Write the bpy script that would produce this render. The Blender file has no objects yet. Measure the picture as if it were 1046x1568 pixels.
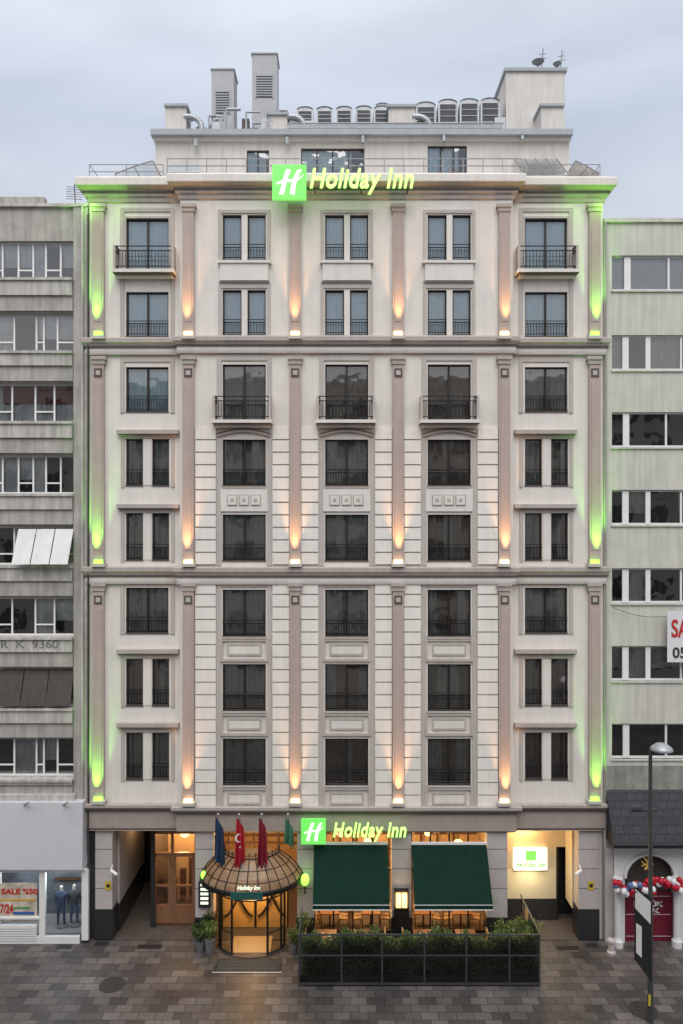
import bpy, math, random
from mathutils import Vector, Matrix
random.seed(7)
S=bpy.context.scene
K=37.0; D=30.0; H=17.297
def WX(px,y=0): return (px-523)/K*(D+y)/D
def WZ(py,y=0): return H+(800-py)/K*(D+y)/D
# ---------------------------------------------------------------- materials
MATS={}
def M(name,col,rough=.75,var=.12,scale=2.5,bump=0.0,metal=0.0,emit=None,es=0.0,streak=0.0,spec=0.4,bscale=60):
    if name in MATS: return MATS[name]
    m=bpy.data.materials.new(name); m.use_nodes=True; n=m.node_tree; N=n.nodes; L=n.links
    b=N['Principled BSDF']; b.inputs['Roughness'].default_value=rough; b.inputs['Metallic'].default_value=metal
    b.inputs['Specular IOR Level'].default_value=spec
    tc=N.new('ShaderNodeTexCoord')
    nz=N.new('ShaderNodeTexNoise'); nz.inputs['Scale'].default_value=scale; nz.inputs['Detail'].default_value=6; nz.inputs['Roughness'].default_value=.65
    L.new(tc.outputs['Object'],nz.inputs['Vector'])
    mr=N.new('ShaderNodeMapRange'); mr.inputs['From Min'].default_value=.3; mr.inputs['From Max'].default_value=.7
    mr.inputs['To Min'].default_value=1-var; mr.inputs['To Max'].default_value=1+var*.6
    L.new(nz.outputs['Fac'],mr.inputs['Value'])
    out=mr.outputs['Result']
    if streak>0:
        mp=N.new('ShaderNodeMapping'); mp.inputs['Scale'].default_value=(5,5,.35); L.new(tc.outputs['Object'],mp.inputs['Vector'])
        n2=N.new('ShaderNodeTexNoise'); n2.inputs['Scale'].default_value=1.0; n2.inputs['Detail'].default_value=5; L.new(mp.outputs[0],n2.inputs['Vector'])
        m2=N.new('ShaderNodeMapRange'); m2.inputs['From Min'].default_value=.35; m2.inputs['From Max'].default_value=.62
        m2.inputs['To Min'].default_value=1-streak; m2.inputs['To Max'].default_value=1.0; L.new(n2.outputs['Fac'],m2.inputs['Value'])
        mu=N.new('ShaderNodeMath'); mu.operation='MULTIPLY'; L.new(out,mu.inputs[0]); L.new(m2.outputs['Result'],mu.inputs[1]); out=mu.outputs[0]
    vm=N.new('ShaderNodeVectorMath'); vm.operation='SCALE'; vm.inputs[0].default_value=col[:3]; L.new(out,vm.inputs['Scale'])
    L.new(vm.outputs[0],b.inputs['Base Color'])
    if bump>0:
        n3=N.new('ShaderNodeTexNoise'); n3.inputs['Scale'].default_value=bscale; n3.inputs['Detail'].default_value=3; L.new(tc.outputs['Object'],n3.inputs['Vector'])
        bp=N.new('ShaderNodeBump'); bp.inputs['Strength'].default_value=bump; bp.inputs['Distance'].default_value=.02
        L.new(n3.outputs['Fac'],bp.inputs['Height']); L.new(bp.outputs[0],b.inputs['Normal'])
    if emit:
        b.inputs['Emission Color'].default_value=(*emit,1); b.inputs['Emission Strength'].default_value=es
    MATS[name]=m; return m
def glassmat(name,tint,base):
    m=bpy.data.materials.new(name); m.use_nodes=True; N=m.node_tree.nodes; L=m.node_tree.links; N.clear()
    o=N.new('ShaderNodeOutputMaterial'); mx=N.new('ShaderNodeMixShader'); t=N.new('ShaderNodeBsdfTransparent'); g=N.new('ShaderNodeBsdfGlossy')
    t.inputs[0].default_value=(*tint,1); g.inputs['Roughness'].default_value=.02
    f=N.new('ShaderNodeFresnel'); f.inputs[0].default_value=1.5; a=N.new('ShaderNodeMath'); a.operation='ADD'; a.inputs[1].default_value=base; a.use_clamp=True
    nz=N.new('ShaderNodeTexNoise'); nz.inputs['Scale'].default_value=.9; bp=N.new('ShaderNodeBump'); bp.inputs['Strength'].default_value=.25; bp.inputs['Distance'].default_value=.05
    tc=N.new('ShaderNodeTexCoord'); L.new(tc.outputs['Object'],nz.inputs['Vector']); L.new(nz.outputs['Fac'],bp.inputs['Height']); L.new(bp.outputs[0],g.inputs['Normal'])
    L.new(f.outputs[0],a.inputs[0]); L.new(a.outputs[0],mx.inputs[0]); L.new(t.outputs[0],mx.inputs[1]); L.new(g.outputs[0],mx.inputs[2]); L.new(mx.outputs[0],o.inputs[0])
    MATS[name]=m; return m
WALL=M('cream_render',(.735,.695,.65),.85,.07,1.2,.15,streak=.06)
RUST=M('rusticated_render',(.80,.765,.72),.85,.06,2,.15,streak=.06)
PIL=M('taupe_pilaster',(.46,.375,.34),.8,.07,2,.1,streak=.08)
TRIM=M('beige_trim',(.49,.445,.41),.8,.07,2,.1,streak=.08)
COR=M('cornice_stone',(.45,.40,.37),.8,.08,2,.1,streak=.1)
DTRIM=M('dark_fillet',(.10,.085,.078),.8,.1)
FRAME=M('window_frame_dark',(.022,.018,.017),.45,.1)
IRON=M('iron_black',(.015,.015,.016),.5,.1,metal=.3)
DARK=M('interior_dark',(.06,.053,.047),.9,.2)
GL=glassmat('window_glass',(.86,.90,.92),.17)
GLS=glassmat('shop_glass',(.92,.95,.94),.02)
CURL=M('curtain_pale',(.62,.76,.82),.9,.1,4)
CURM=M('curtain_grey',(.46,.44,.41),.9,.2,4)
CURD=M('curtain_brown',(.30,.24,.20),.9,.25,4)
METAL=M('galvanised_metal',(.42,.44,.46),.45,.15,4,metal=.35)
WHT=M('white_paint',(.78,.78,.77),.5,.06)
# ---------------------------------------------------------------- builders
def root(name):
    e=bpy.data.objects.new(name,None); S.collection.objects.link(e); return e
class Part:
    def __init__(s,parent,name,mat): s.v=[];s.f=[];s.p=parent;s.n=name;s.m=mat;s.smooth=False
    def quad(s,*pts):
        i=len(s.v); s.v+= [tuple(p) for p in pts]; s.f.append(tuple(range(i,i+len(pts))))
    def box(s,x0,x1,y0,y1,z0,z1):
        if x0>x1:x0,x1=x1,x0
        if y0>y1:y0,y1=y1,y0
        if z0>z1:z0,z1=z1,z0
        i=len(s.v)
        s.v+=[(x0,y0,z0),(x1,y0,z0),(x1,y1,z0),(x0,y1,z0),(x0,y0,z1),(x1,y0,z1),(x1,y1,z1),(x0,y1,z1)]
        for f in ((0,1,5,4),(1,2,6,5),(2,3,7,6),(3,0,4,7),(4,5,6,7),(3,2,1,0)): s.f.append(tuple(i+k for k in f))
    def pb(s,a,b,c,d,y,dep): s.box(WX(a,y),WX(b,y),y,y+dep,WZ(c,y),WZ(d,y))
    def tube(s,p,q,r,n=8,r2=None,cap=True):
        p=Vector(p);q=Vector(q);d=(q-p);
        if d.length<1e-6:return
        d.normalize(); u=d.orthogonal().normalized(); w=d.cross(u); r2=r if r2 is None else r2; i=len(s.v)
        for c,rr in ((p,r),(q,r2)):
            for k in range(n):
                a=2*math.pi*k/n; s.v.append(tuple(c+(u*math.cos(a)+w*math.sin(a))*rr))
        for k in range(n): s.f.append((i+k,i+(k+1)%n,i+n+(k+1)%n,i+n+k))
        if cap: s.f.append(tuple(i+k for k in reversed(range(n)))); s.f.append(tuple(i+n+k for k in range(n)))
    def lathe(s,cx,cy,prof,n=20,a0=0,a1=2*math.pi,ry=1.0):
        i=len(s.v); full=abs(a1-a0-2*math.pi)<1e-6; m=n if full else n+1
        for r,z in prof:
            for k in range(m):
                a=a0+(a1-a0)*k/n; s.v.append((cx+r*math.cos(a),cy+r*ry*math.sin(a),z))
        for j in range(len(prof)-1):
            for k in range(n):
                k2=(k+1)%m; s.f.append((i+j*m+k,i+j*m+k2,i+(j+1)*m+k2,i+(j+1)*m+k))
    def sphere(s,c,r,n=10,sz=1.0):
        prof=[(max(.001,r*math.sin(math.pi*j/n)),c[2]-r*sz*math.cos(math.pi*j/n)) for j in range(n+1)]
        s.lathe(c[0],c[1],prof,n+4)
    def sweep(s,path,prof):
        nrm=[]
        for a,b in zip(path,path[1:]):
            dx,dy=b[0]-a[0],b[1]-a[1]; l=math.hypot(dx,dy); nrm.append((dy/l,-dx/l))
        i=len(s.v); m=len(prof)
        for k,p in enumerate(path):
            if k==0: o=nrm[0]
            elif k==len(path)-1: o=nrm[-1]
            else:
                a,b=nrm[k-1],nrm[k]
                o=a if abs(a[0]*b[0]+a[1]*b[1])>.9 else (a[0]+b[0],a[1]+b[1])
            for pr,z in prof: s.v.append((p[0]+o[0]*pr,p[1]+o[1]*pr,z))
        for k in range(len(path)-1):
            for j in range(m-1): s.f.append((i+k*m+j,i+(k+1)*m+j,i+(k+1)*m+j+1,i+k*m+j+1))
    def done(s):
        if not s.v: return None
        me=bpy.data.meshes.new(s.n); me.from_pydata(s.v,[],s.f); me.materials.append(s.m); me.update()
        o=bpy.data.objects.new(s.n,me); S.collection.objects.link(o); o.parent=s.p
        if s.smooth:
            for p in me.polygons: p.use_smooth=True
        return o
PARTS={}
def P(parent,name,mat=None):
    k=(parent.name,name)
    if k not in PARTS: PARTS[k]=Part(parent,name,mat)
    return PARTS[k]
def wallholes(part,rev,x0,x1,z0,z1,y,holes,depth=.22):
    xs=sorted(set([x0,x1]+[h[0] for h in holes]+[h[1] for h in holes])); zs=sorted(set([z0,z1]+[h[2] for h in holes]+[h[3] for h in holes]))
    xs=[x for x in xs if x0<=x<=x1]; zs=[z for z in zs if z0<=z<=z1]
    for a,b in zip(xs,xs[1:]):
        for c,d in zip(zs,zs[1:]):
            mx,mz=(a+b)/2,(c+d)/2
            if any(h[0]<mx<h[1] and h[2]<mz<h[3] for h in holes): continue
            part.quad((a,y,c),(b,y,c),(b,y,d),(a,y,d))
    for a,b,c,d in holes:
        e=y+depth
        rev.quad((a,y,c),(a,y,d),(a,e,d),(a,e,c)); rev.quad((b,y,c),(b,e,c),(b,e,d),(b,y,d))
        rev.quad((a,y,c),(a,e,c),(b,e,c),(b,y,c)); rev.quad((a,y,d),(b,y,d),(b,e,d),(a,e,d))
def curtain(part,x0,x1,z0,z1,y,amp=.035,per=.16):
    n=max(6,int((x1-x0)/.035)); ph=random.random()*6; i=len(part.v)
    for k in range(n+1):
        x=x0+(x1-x0)*k/n; yy=y+amp*math.sin(x/per*6.283+ph+.8*math.sin(x*5))
        part.v+=[(x,yy,z0),(x,yy,z1)]
    for k in range(n): part.f.append((i+2*k,i+2*k+2,i+2*k+3,i+2*k+1))
def text(body,px0,px1,pybase,size,y,mat,parent,name,shear=0,off=.012,ext=.03,sp=1.0):
    c=bpy.data.curves.new(name,'FONT'); c.body=body; c.size=size; c.shear=shear; c.offset=off; c.extrude=ext; c.space_character=sp
    o=bpy.data.objects.new(name,c); S.collection.objects.link(o); c.materials.append(mat)
    bpy.context.view_layer.update(); w=max(.01,o.dimensions.x); tw=WX(px1,y)-WX(px0,y)
    o.rotation_euler=(math.pi/2,0,0); o.location=(WX(px0,y),y,WZ(pybase,y)); o.scale=(tw/w,1,1); o.parent=parent
    return o
def light(kind,name,loc,energy,col,rad=.1,rot=None,spot=None,blend=1,parent=None):
    l=bpy.data.lights.new(name,kind); l.energy=energy; l.color=col
    if kind=='POINT': l.shadow_soft_size=rad
    if kind=='SPOT': l.spot_size=spot; l.spot_blend=blend; l.shadow_soft_size=rad
    o=bpy.data.objects.new(name,l); S.collection.objects.link(o); o.location=loc
    if rot: o.rotation_euler=rot
    if parent: o.parent=parent
    return o
# ================================================================= HOTEL
hb=root('hotel_building')
XL=WX(137); XR=WX(923); XCL=WX(276,-.3); XCR=WX(785,-.3); YC=-.3
ZB=WZ(1270); ZT=WZ(310)
p=lambda n,m=None:P(hb,n,m)
walls=p('walls',WALL); rev=p('window_reveals',TRIM); trim=p('window_surrounds',TRIM); pil=p('pilasters',PIL)
rust=p('rustication',RUST); fr=p('window_frames',FRAME); gl=p('window_glass',GL); cl=p('curtains_pale',CURL); cm=p('curtains_grey',CURM); cd=p('curtains_brown',CURD)
rail=p('balcony_railings',IRON); dt=p('dark_fillets',DTRIM); cor=p('cornices',COR); wtrim=p('cream_panels',WALL)
HS=[];HC=[]
def win(a,b,c,d,center,cur,rl=True,sash=2,mid=False,transom=False):
    y=YC if center else 0.
    x0,x1,z1,z0=WX(a,y),WX(b,y),WZ(c,y),WZ(d,y)
    (HC if center else HS).append((x0,x1,z0,z1))
    yf=y+.13; t=.055
    fr.box(x0,x0+t,yf,yf+.07,z0,z1); fr.box(x1-t,x1,yf,yf+.07,z0,z1); fr.box(x0+t,x1-t,yf,yf+.07,z1-t,z1); fr.box(x0+t,x1-t,yf,yf+.07,z0,z0+t)
    for k in range(1,sash):
        xm=x0+(x1-x0)*k/sash; fr.box(xm-.04,xm+.04,yf-.01,yf+.06,z0+t,z1-t)
    if transom: zt=z0+(z1-z0)*.3; fr.box(x0+t,x1-t,yf+.005,yf+.05,zt-.025,zt+.025)
    # each sash hangs very slightly out of plane
    for k in range(sash):
        xa=x0+t+(x1-x0-2*t)*k/sash; xb=x0+t+(x1-x0-2*t)*(k+1)/sash; e1,e2,e3=[random.uniform(-.008,.008) for _ in range(3)]
        gl.quad((xa,yf+.04+e1,z0+t),(xb,yf+.04+e2,z0+t),(xb,yf+.04+e2+e3,z1-t),(xa,yf+.04+e1+e3,z1-t))
    w=x1-x0; yc=yf+.13
    if cur=='light': curtain(cl,x0-.05,x1+.05,z0,z1+.05,yc,.025,.14)
    else:
        tgt=cm if random.random()<.55 else cd
        f1=random.uniform(.2,.5); f2=random.uniform(.2,.49)
        curtain(tgt,x0-.05,x0+w*f1,z0,z1+.05,yc-.02,.035,.13); curtain(tgt,x1-w*f2,x1+.05,z0,z1+.05,yc-.02,.035,.13)
        curtain(cm if random.random()<.6 else cd,x0,x1,z0,z1+.05,yc+.10,.02,.11)
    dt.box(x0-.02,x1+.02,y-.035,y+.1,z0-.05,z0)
    if rl:
        yr=y-.02
        h=.62
        for zz in (z0+.08,z0+h-.12,z0+h): rail.box(x0,x1,yr,yr+.03,zz,zz+.028)
        n=int(w/.11)
        for k in range(1,n): rail.box(x0+w*k/n-.009,x0+w*k/n+.009,yr+.006,yr+.024,z0+.1,z0+h-.1)
def surround(a,b,c,d,w,center,part=None,pr=.05,bottom=False):
    y=YC if center else 0.; part=part or trim
    part.pb(a,a+w,c,d,y-pr,pr); part.pb(b-w,b,c,d,y-pr,pr); part.pb(a+w,b-w,c,c+w,y-pr,pr)
    if bottom: part.pb(a+w,b-w,d-w,d,y-pr,pr)
def balcony(a,b,ztop,zbot,center):
    y=YC if center else 0.; x0,x1=WX(a,y),WX(b,y); z1,z0=WZ(ztop,y),WZ(zbot,y); o=.42
    for zz in (z0+.12,z0+(z1-z0)*.78,z1-.03):
        rail.box(x0,x1,y-o,y-o+.035,zz,zz+.035)
        for xx in (x0,x1-.035): rail.box(xx,xx+.035,y-o+.035,y,zz,zz+.035)
    n=int((x1-x0)/.13)
    for k in range(1,n):
        xx=x0+(x1-x0)*k/n; rail.box(xx-.01,xx+.01,y-o+.008,y-o+.028,z0+.15,z0+(z1-z0)*.8)
    trim.box(x0-.1,x0-.005,y-o-.03,y,z0,z1+.02); trim.box(x1+.005,x1+.1,y-o-.03,y,z0,z1+.02)
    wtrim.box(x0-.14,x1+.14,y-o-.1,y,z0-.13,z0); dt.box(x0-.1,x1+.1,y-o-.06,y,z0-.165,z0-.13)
    wtrim.box(x0-.02,x1+.02,y-.28,y,z0-.28,z0-.165)
for A,R in ((193,0),(804,0)):
    B_=A+65
    surround(A-9,B_+9,318,517,6,False); surround(A-3,B_+3,331,416,3,False,trim,.03)
    win(A,B_,334,416,False,'light',False,2,False); balcony(A-11,B_+8,382,418,False)
    win(A,B_,447,515,False,'light',True,2)
    surround(A-9,B_+9,548,632,6,False); win(A,B_,562,630,False,'light' if A<500 else 'dark',True,2)
    for c in (672,786,1009,1122):
        win(A,A+26,c,c+71,False,'dark',True,1); win(A+40,B_+1,c,c+71,False,'dark',True,1)
        wtrim.pb(A+28,A+38,c,c+71,-.03,.03)
        surround(A-8,B_+9,c-6,c+74,5,False)
        cor.pb(A-15,B_+15,c-14,c-8,-.24,.24); trim.pb(A-12,B_+12,c-9,c-6,-.15,.15); dt.pb(A-13,B_+13,c-8,c-7,-.19,.19)
    surround(A-9,B_+9,889,971,6,False); win(A,B_,900,969,False,'dark',True,2)
for A in (341,498,655):
    B_=A+66
    for c in (329,444):
        win(A,A+29,c,c+69,True,'light',True,1); win(A+38,B_,c,c+69,True,'light',True,1)
        surround(A-7,B_+7,c-8,c+71,5,True)
    wtrim.pb(A-4,B_+4,402,429,YC-.16,.16); wtrim.pb(A-8,B_+8,398,402,YC-.22,.22); trim.pb(A-6,B_+6,429,432,YC-.10,.1)
    surround(A-9,B_+9,545,652,7,True)
    win(A,B_,558,645,True,'dark',False,2,transom=True); balcony(A-9,B_+6,609,645,True)
    win(A,B_,673,743,True,'dark',True,2); win(A,B_,788,858,True,'dark',True,2)
    y=YC; x0,x1=WX(A-8,y),WX(B_+8,y); n=14; zb=WZ(670,y)
    for k in range(n):
        t0,t1=k/n,(k+1)/n; xa,xb=x0+(x1-x0)*t0,x0+(x1-x0)*t1
        h0,h1=[.30*math.sin(math.pi*(.12+.76*t))-.08 for t in (t0,t1)]
        for (pr,o0,o1,pt) in ((.14,.0,.09,cor),(.17,.09,.13,dt)):
            pts=[(xa,zb+h0+o0),(xb,zb+h1+o0),(xb,zb+h1+o1),(xa,zb+h0+o1)]
            F=[(q[0],y-pr,q[1]) for q in pts]; Bk=[(q[0],y,q[1]) for q in pts]
            pt.quad(*F); pt.quad(F[0],Bk[0],Bk[1],F[1]); pt.quad(F[3],F[2],Bk[2],Bk[3])
    trim.pb(A-9,A-2,673,866,y-.05,.05); trim.pb(B_+2,B_+9,673,866,y-.05,.05)
    wtrim.pb(A-3,B_+3,747,783,y-.07,.07); trim.pb(A-1,B_+1,745,747,y-.1,.1)
    for k in (0,1,2):
        q=A+8+k*18; cor.pb(q-1.5,q+14.5,757.5,774.5,y-.085,.03); wtrim.pb(q,q+13,759,773,y-.12,.05); cor.pb(q+4,q+9,763.5,768.5,y-.128,.02)
    for c in (903,1017,1131):
        win(A,B_,c,c+71,True,'dark',True,2,transom=(c==1017))
        trim.pb(A-1,B_+1,c+73,c+75,y-.12,.12)
        surround(A-4,B_+4,c+75,c+110 if c<1100 else c+112,4,True,trim,.09,True); wtrim.pb(A+9,B_-9,c+86,c+98,y-.04,.04)
        surround(A+7,B_-7,c+83,c+101,2.5,True,trim,.06,True)
    trim.pb(A-9,A-2.5,893,1238,y-.05,.05); trim.pb(B_+2.5,B_+9,893,1238,y-.05,.05); trim.pb(A-2.5,B_+2.5,893,899,y-.05,.05)
for (a,b) in ((299,330.5),(417.5,443),(461,487.5),(574.5,600),(619,644.5),(731.5,763)):
    for c0,c1,n in ((655,866,11),(892,1238,18)):
        h=(c1-c0)/n
        trim.pb(a+.3,b-.3,c0,c1,YC-.012,.012)
        for k in range(n): rust.pb(a+random.uniform(-.2,.2),b,c0+k*h,c0+(k+1)*h-2.0,YC-.085,.085)
wallholes(walls,rev,XL,XCL,ZB,ZT,0,[h for h in HS if h[1]<0]); wallholes(walls,rev,XCR,XR,ZB,ZT,0,[h for h in HS if h[0]>0])
wallholes(walls,rev,XCL,XCR,ZB,ZT,YC,HC)
walls.quad((XCL,0,ZB),(XCL,YC,ZB),(XCL,YC,ZT),(XCL,0,ZT)); walls.quad((XCR,YC,ZB),(XCR,0,ZB),(XCR,0,ZT),(XCR,YC,ZT))
ZTER=WZ(270,0)
walls.quad((XL,0,ZB),(XL,14,ZB),(XL,14,ZT),(XL,0,ZT)); walls.quad((XR,0,ZB),(XR,14,ZB),(XR,14,ZT),(XR,0,ZT)); walls.quad((XL,14,0),(XR,14,0),(XR,14,ZT),(XL,14,ZT))
walls.box(XL+.02,XR-.02,.02,14,ZT-.05,ZTER-.02)
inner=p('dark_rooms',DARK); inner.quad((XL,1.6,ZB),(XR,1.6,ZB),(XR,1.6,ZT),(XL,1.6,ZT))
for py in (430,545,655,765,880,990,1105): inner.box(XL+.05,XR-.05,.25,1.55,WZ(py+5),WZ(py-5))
path=[(XL,13),(XL,0),(XCL,0),(XCL,YC),(XCR,YC),(XCR,0),(XR,0),(XR,13)]
def prof(lst): return [(a,WZ(b,-a)) for a,b in lst]
cor.sweep(path,prof([(0,311),(.07,309),(.09,303),(.17,300),(.20,294),(.22,291),(.33,288),(.42,284),(.43,283)]))
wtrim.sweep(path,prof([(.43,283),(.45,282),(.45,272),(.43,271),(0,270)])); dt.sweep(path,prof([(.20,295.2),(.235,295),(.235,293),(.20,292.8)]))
for (t,b) in ((517,546),(868,892)):
    cor.sweep(path,prof([(0,t-1),(.20,t),(.26,t+1),(.26,t+7),(.20,t+9),(.17,t+12),(.15,t+13)]))
    dt.sweep(path,prof([(.15,t+13),(.19,t+13.2),(.19,t+14.6),(.12,t+15)]))
    wtrim.sweep(path,prof([(.12,t+15),(.12,t+21),(.10,t+23)])); cor.sweep(path,prof([(.10,t+23),(.13,t+23.5),(.13,t+26),(0,t+27)]))
cor.sweep(path,prof([(0,1229),(.22,1231),(.32,1233),(.32,1237),(.24,1239)])); dt.sweep(path,prof([(.24,1239),(.26,1239.5),(.26,1241),(.14,1242)]))
STB=M('ground_floor_stone',(.37,.315,.285),.6,.1,3,.1)
stb=p('stone_lintel',STB); stb.sweep(path,prof([(.14,1242),(.13,1243),(.13,1268),(.05,1270),(0,1270)]))
stb.quad((XL,-.13,ZB),(XR,-.13,ZB),(XR,1.6,ZB+.001),(XL,1.6,ZB+.001))
# pilasters
LAMP=M('lamp_body',(.55,.52,.48),.5)
EW=M('warm_lamp',(1,.8,.5),.5,0,emit=(1,.60,.22),es=4); EG=M('green_lamp',(.4,1,.1),.5,0,emit=(.25,1,.06),es=2.5)
lw=p('warm_uplight_lenses',EW); lg=p('green_uplight_lenses',EG); lb=p('uplight_bodies',LAMP)
for cx,ctr,green in ((150,0,1),(288,1,0),(452,1,0),(610,1,0),(773,1,0),(911.5,0,1)):
    y=YC if ctr else 0.; hw=8.5
    for i,(t,b) in enumerate(((311,517),(545,867),(893,1231))):
        if ctr and i==2: b=1234
        pil.pb(cx-hw,cx+hw,t+12,b,y-.17,.17)
        pil.pb(cx-hw+3,cx+hw-3,t+40,b-25,y-.19,.02)
        cor.pb(cx-hw-3,cx+hw+3,t,t+5,y-.26,.26); cor.pb(cx-hw-1.5,cx+hw+1.5,t+5,t+12,y-.21,.21)
        if i:
            surround(cx-6,cx+6,t+19,t+32,2,ctr,dt,.20,True); trim.pb(cx-3.5,cx+3.5,t+22,t+29,y-.205,.03)
        py=b
        lb.pb(cx-hw-1.5,cx+hw+1.5,py-4,py+1,y-.38,.38); cor.pb(cx-hw-.5,cx+hw+.5,py-9,py-4,y-.24,.24)
        (lg if green else lw).pb(cx-6.5,cx+6.5,py-10,py-4,y-.33,.085)
        col=(.25,1,.04) if green else (1,.50,.18)
        light('SPOT','uplight',(WX(cx,y),y-.45,WZ(py-10,y)),(900 if green else 560)*(1.0 if i else .85),col,.05,(math.radians(180-6),0,0),math.radians(44),1,hb)
for sx,xx in ((-1,XL+.15),(1,XR-.15)):
    light('POINT','corner_green_light',(xx,-.55,WZ(320)),12,(.3,1,.05),.05,None,None,1,hb)
    light('POINT','corner_green_light',(xx-sx*1.2,-.75,WZ(318)),6,(.35,1,.05),.05,None,None,1,hb)
lr=p('room_lamp',M('room_lamp_e',(1,.8,.5),.5,0,emit=(1,.7,.3),es=2)); lr.sphere((WX(714),.9,WZ(589,.9)),.09)
light('POINT','room_light',(WX(690),.8,WZ(575)),40,(1,.75,.4),.1,None,None,1,hb)
# ---------------------------------------------------------------- ground floor
STONEL=M('light_stone_pillar',(.50,.46,.45),.5,.08,3,.1); BLK=M('black_granite',(.03,.03,.032),.25,.2,8)
gp=p('ground_pillars',STONEL); gb=p('pillar_bases',BLK)
for a,b,yy in ((146,172,0),(299,327,-.3),(455,481,-.3),(600,630,-.3),(746,777,-.3),(886,917,0)):
    gp.pb(a,b,1270.5,1440,yy+.03,.6); x0,x1=WX(a,yy),WX(b,yy); gb.box(x0-.03,x1+.03,yy,yy+.66,0,1.28 if yy==0 else 1.1)
    for q in (1300,1330,1360): dt.pb(a+.01,b-.01,q,q+.8,yy+.024,.1)
gb.box(XL,WX(146)-.02,.05,.6,0,ZB-.01); gp.box(WX(917)+.02,XR,.05,.6,0,ZB-.01)
WARMW=M('warm_interior_wall',(.62,.44,.27),.7,.15,2); CRW=M('cream_interior_wall',(.64,.57,.42),.7,.06); WOOD=M('dark_wood',(.12,.055,.03),.45,.25,6); WOODL=M('timber_door_wood',(.24,.12,.065),.45,.25,6); FLR=M('interior_tile',(.10,.085,.075),.3,.2,4)
ww=p('interior_walls',WARMW); cw=p('side_entrance_wall',CRW); fl=p('interior_floor',FLR); wd=p('timber_shelves',WOOD); wdd=p('timber_doors',WOODL)
fl.box(XL,XR,.0,6,-.1,.03)
ww.quad((WX(299),6,0),(WX(777),6,0),(WX(777),6,ZB),(WX(299),6,ZB))
ceil=p('interior_ceiling',M('interior_ceiling_m',(.35,.25,.16),.8)); ceil.quad((XL,.3,ZB-.12),(XR,.3,ZB-.12),(XR,6,ZB-.12),(XL,6,ZB-.12))
for q in (299,481,777): ww.box(WX(q)-.06,WX(q)+.06,.3,6,0,ZB-.13)
for k in range(9):
    x=WX(490)+k*.8; wd.box(x,x+.08,5.85,5.97,.1,3.2)
for zz in (1.1,1.9,2.7): wd.box(WX(485),WX(770),5.8,5.98,zz,zz+.07)
for k in range(40):
    x=random.uniform(WX(487),WX(765)); z=random.choice((1.17,1.97,2.77)); ww.box(x,x+.09,5.7,5.79,z,z+random.uniform(.15,.35))
# bar counter inside
wd.box(WX(487),WX(590),3.2,3.8,.03,1.1); ww.box(WX(485),WX(592),3.1,3.9,1.1,1.16)
gb.box(WX(222),WX(229),.9,5,0,ZB-.13); gb.quad((WX(172),4.9,0),(WX(229),4.9,0),(WX(229),4.9,ZB),(WX(172),4.9,ZB))
gp.box(WX(172),WX(172)+.1,.65,4.5,1.2,ZB-.13); gb.box(WX(172),WX(172)+.12,.65,4.5,0,1.2)
yd=1.0
for q in (231,262,298): wdd.pb(q,q+4,1272,1411,yd,.12)
for q,h in ((1272,5),(1306,6),(1407,6)): wdd.pb(235,298,q,q+h,yd+.01,.1)
for a,b in ((235,262),(266,298)):
    wdd.pb(a,a+4,1312,1407,yd+.02,.06); wdd.pb(b-4,b,1312,1407,yd+.02,.06); wdd.pb(a,b,1385,1407,yd+.03,.05); wdd.pb(a,b,1355,1358,yd+.03,.05)
gs=p('ground_glass',GLS); gs.quad((WX(235,yd),yd+.05,0),(WX(298,yd),yd+.05,0),(WX(298,yd),yd+.05,4.4),(WX(235,yd),yd+.05,4.4))
ww.quad((WX(229),3.2,0),(WX(299),3.2,0),(WX(299),3.2,ZB),(WX(229),3.2,ZB))
for k in range(5): wd.box(WX(236)+k*.4,WX(236)+k*.4+.25,3.05,3.18,.3,1.0+.5*(k%3))
ye=1.5
cw.box(WX(770),WX(852,ye),ye,ye+.1,.95,ZB-.12); cw.box(WX(880,ye),WX(905,ye),ye,ye+.1,.95,ZB-.12); cw.box(WX(852,ye),WX(880,ye),ye,ye+.1,3.2,ZB-.12)
gb.box(WX(770),WX(852,ye),ye-.02,ye+.1,0,.94); gb.box(WX(880,ye),WX(905,ye),ye-.02,ye+.1,0,.94)
gb.box(WX(852,ye),WX(880,ye),ye+.5,ye+.6,0,3.2); fr.pb(852,854.5,1298,1409,ye-.03,.15); fr.pb(877.5,880,1298,1409,ye-.03,.15)
cw.box(WX(884)-.02,WX(884)+.06,.62,ye,1,ZB-.12)
for x,y,z,e in ((WX(385),2.4,3.6,200),(WX(530),1.7,2.9,330),(WX(600),3.5,3.2,200),(WX(690),1.7,2.9,330),(WX(265),2.0,3.7,170),(WX(815),.9,4.1,85),(WX(200),2.6,3.9,22)):
    light('POINT','ceiling_light',(x,y,z),e,(1,.60,.26),.15,None,None,1,hb)
pl=p('pendant_lamps',EW)
for q,yy,r in ((563,.8,.16),(702,.6,.2),(520,1.6,.14),(655,1.6,.14),(283,1.6,.2)): pl.sphere((WX(q,yy),yy,3.75),r,8,.8); rail.tube((WX(q,yy),yy,3.85),(WX(q,yy),yy,ZB-.1),.015,6)
for q in (500,545,590,650,700,735):
    pl.sphere((WX(q,1.2),1.2,1.5),.05,6,1.3); rail.tube((WX(q,1.2),1.2,1.55),(WX(q,1.2),1.2,ZB-.15),.008,5)
for k in range(7): wdd.pb(330+k*19,333+k*19,1272,1300,.5,.12)
for q in (1278,1290): wdd.pb(327,455,q,q+3,.48,.1)
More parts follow.
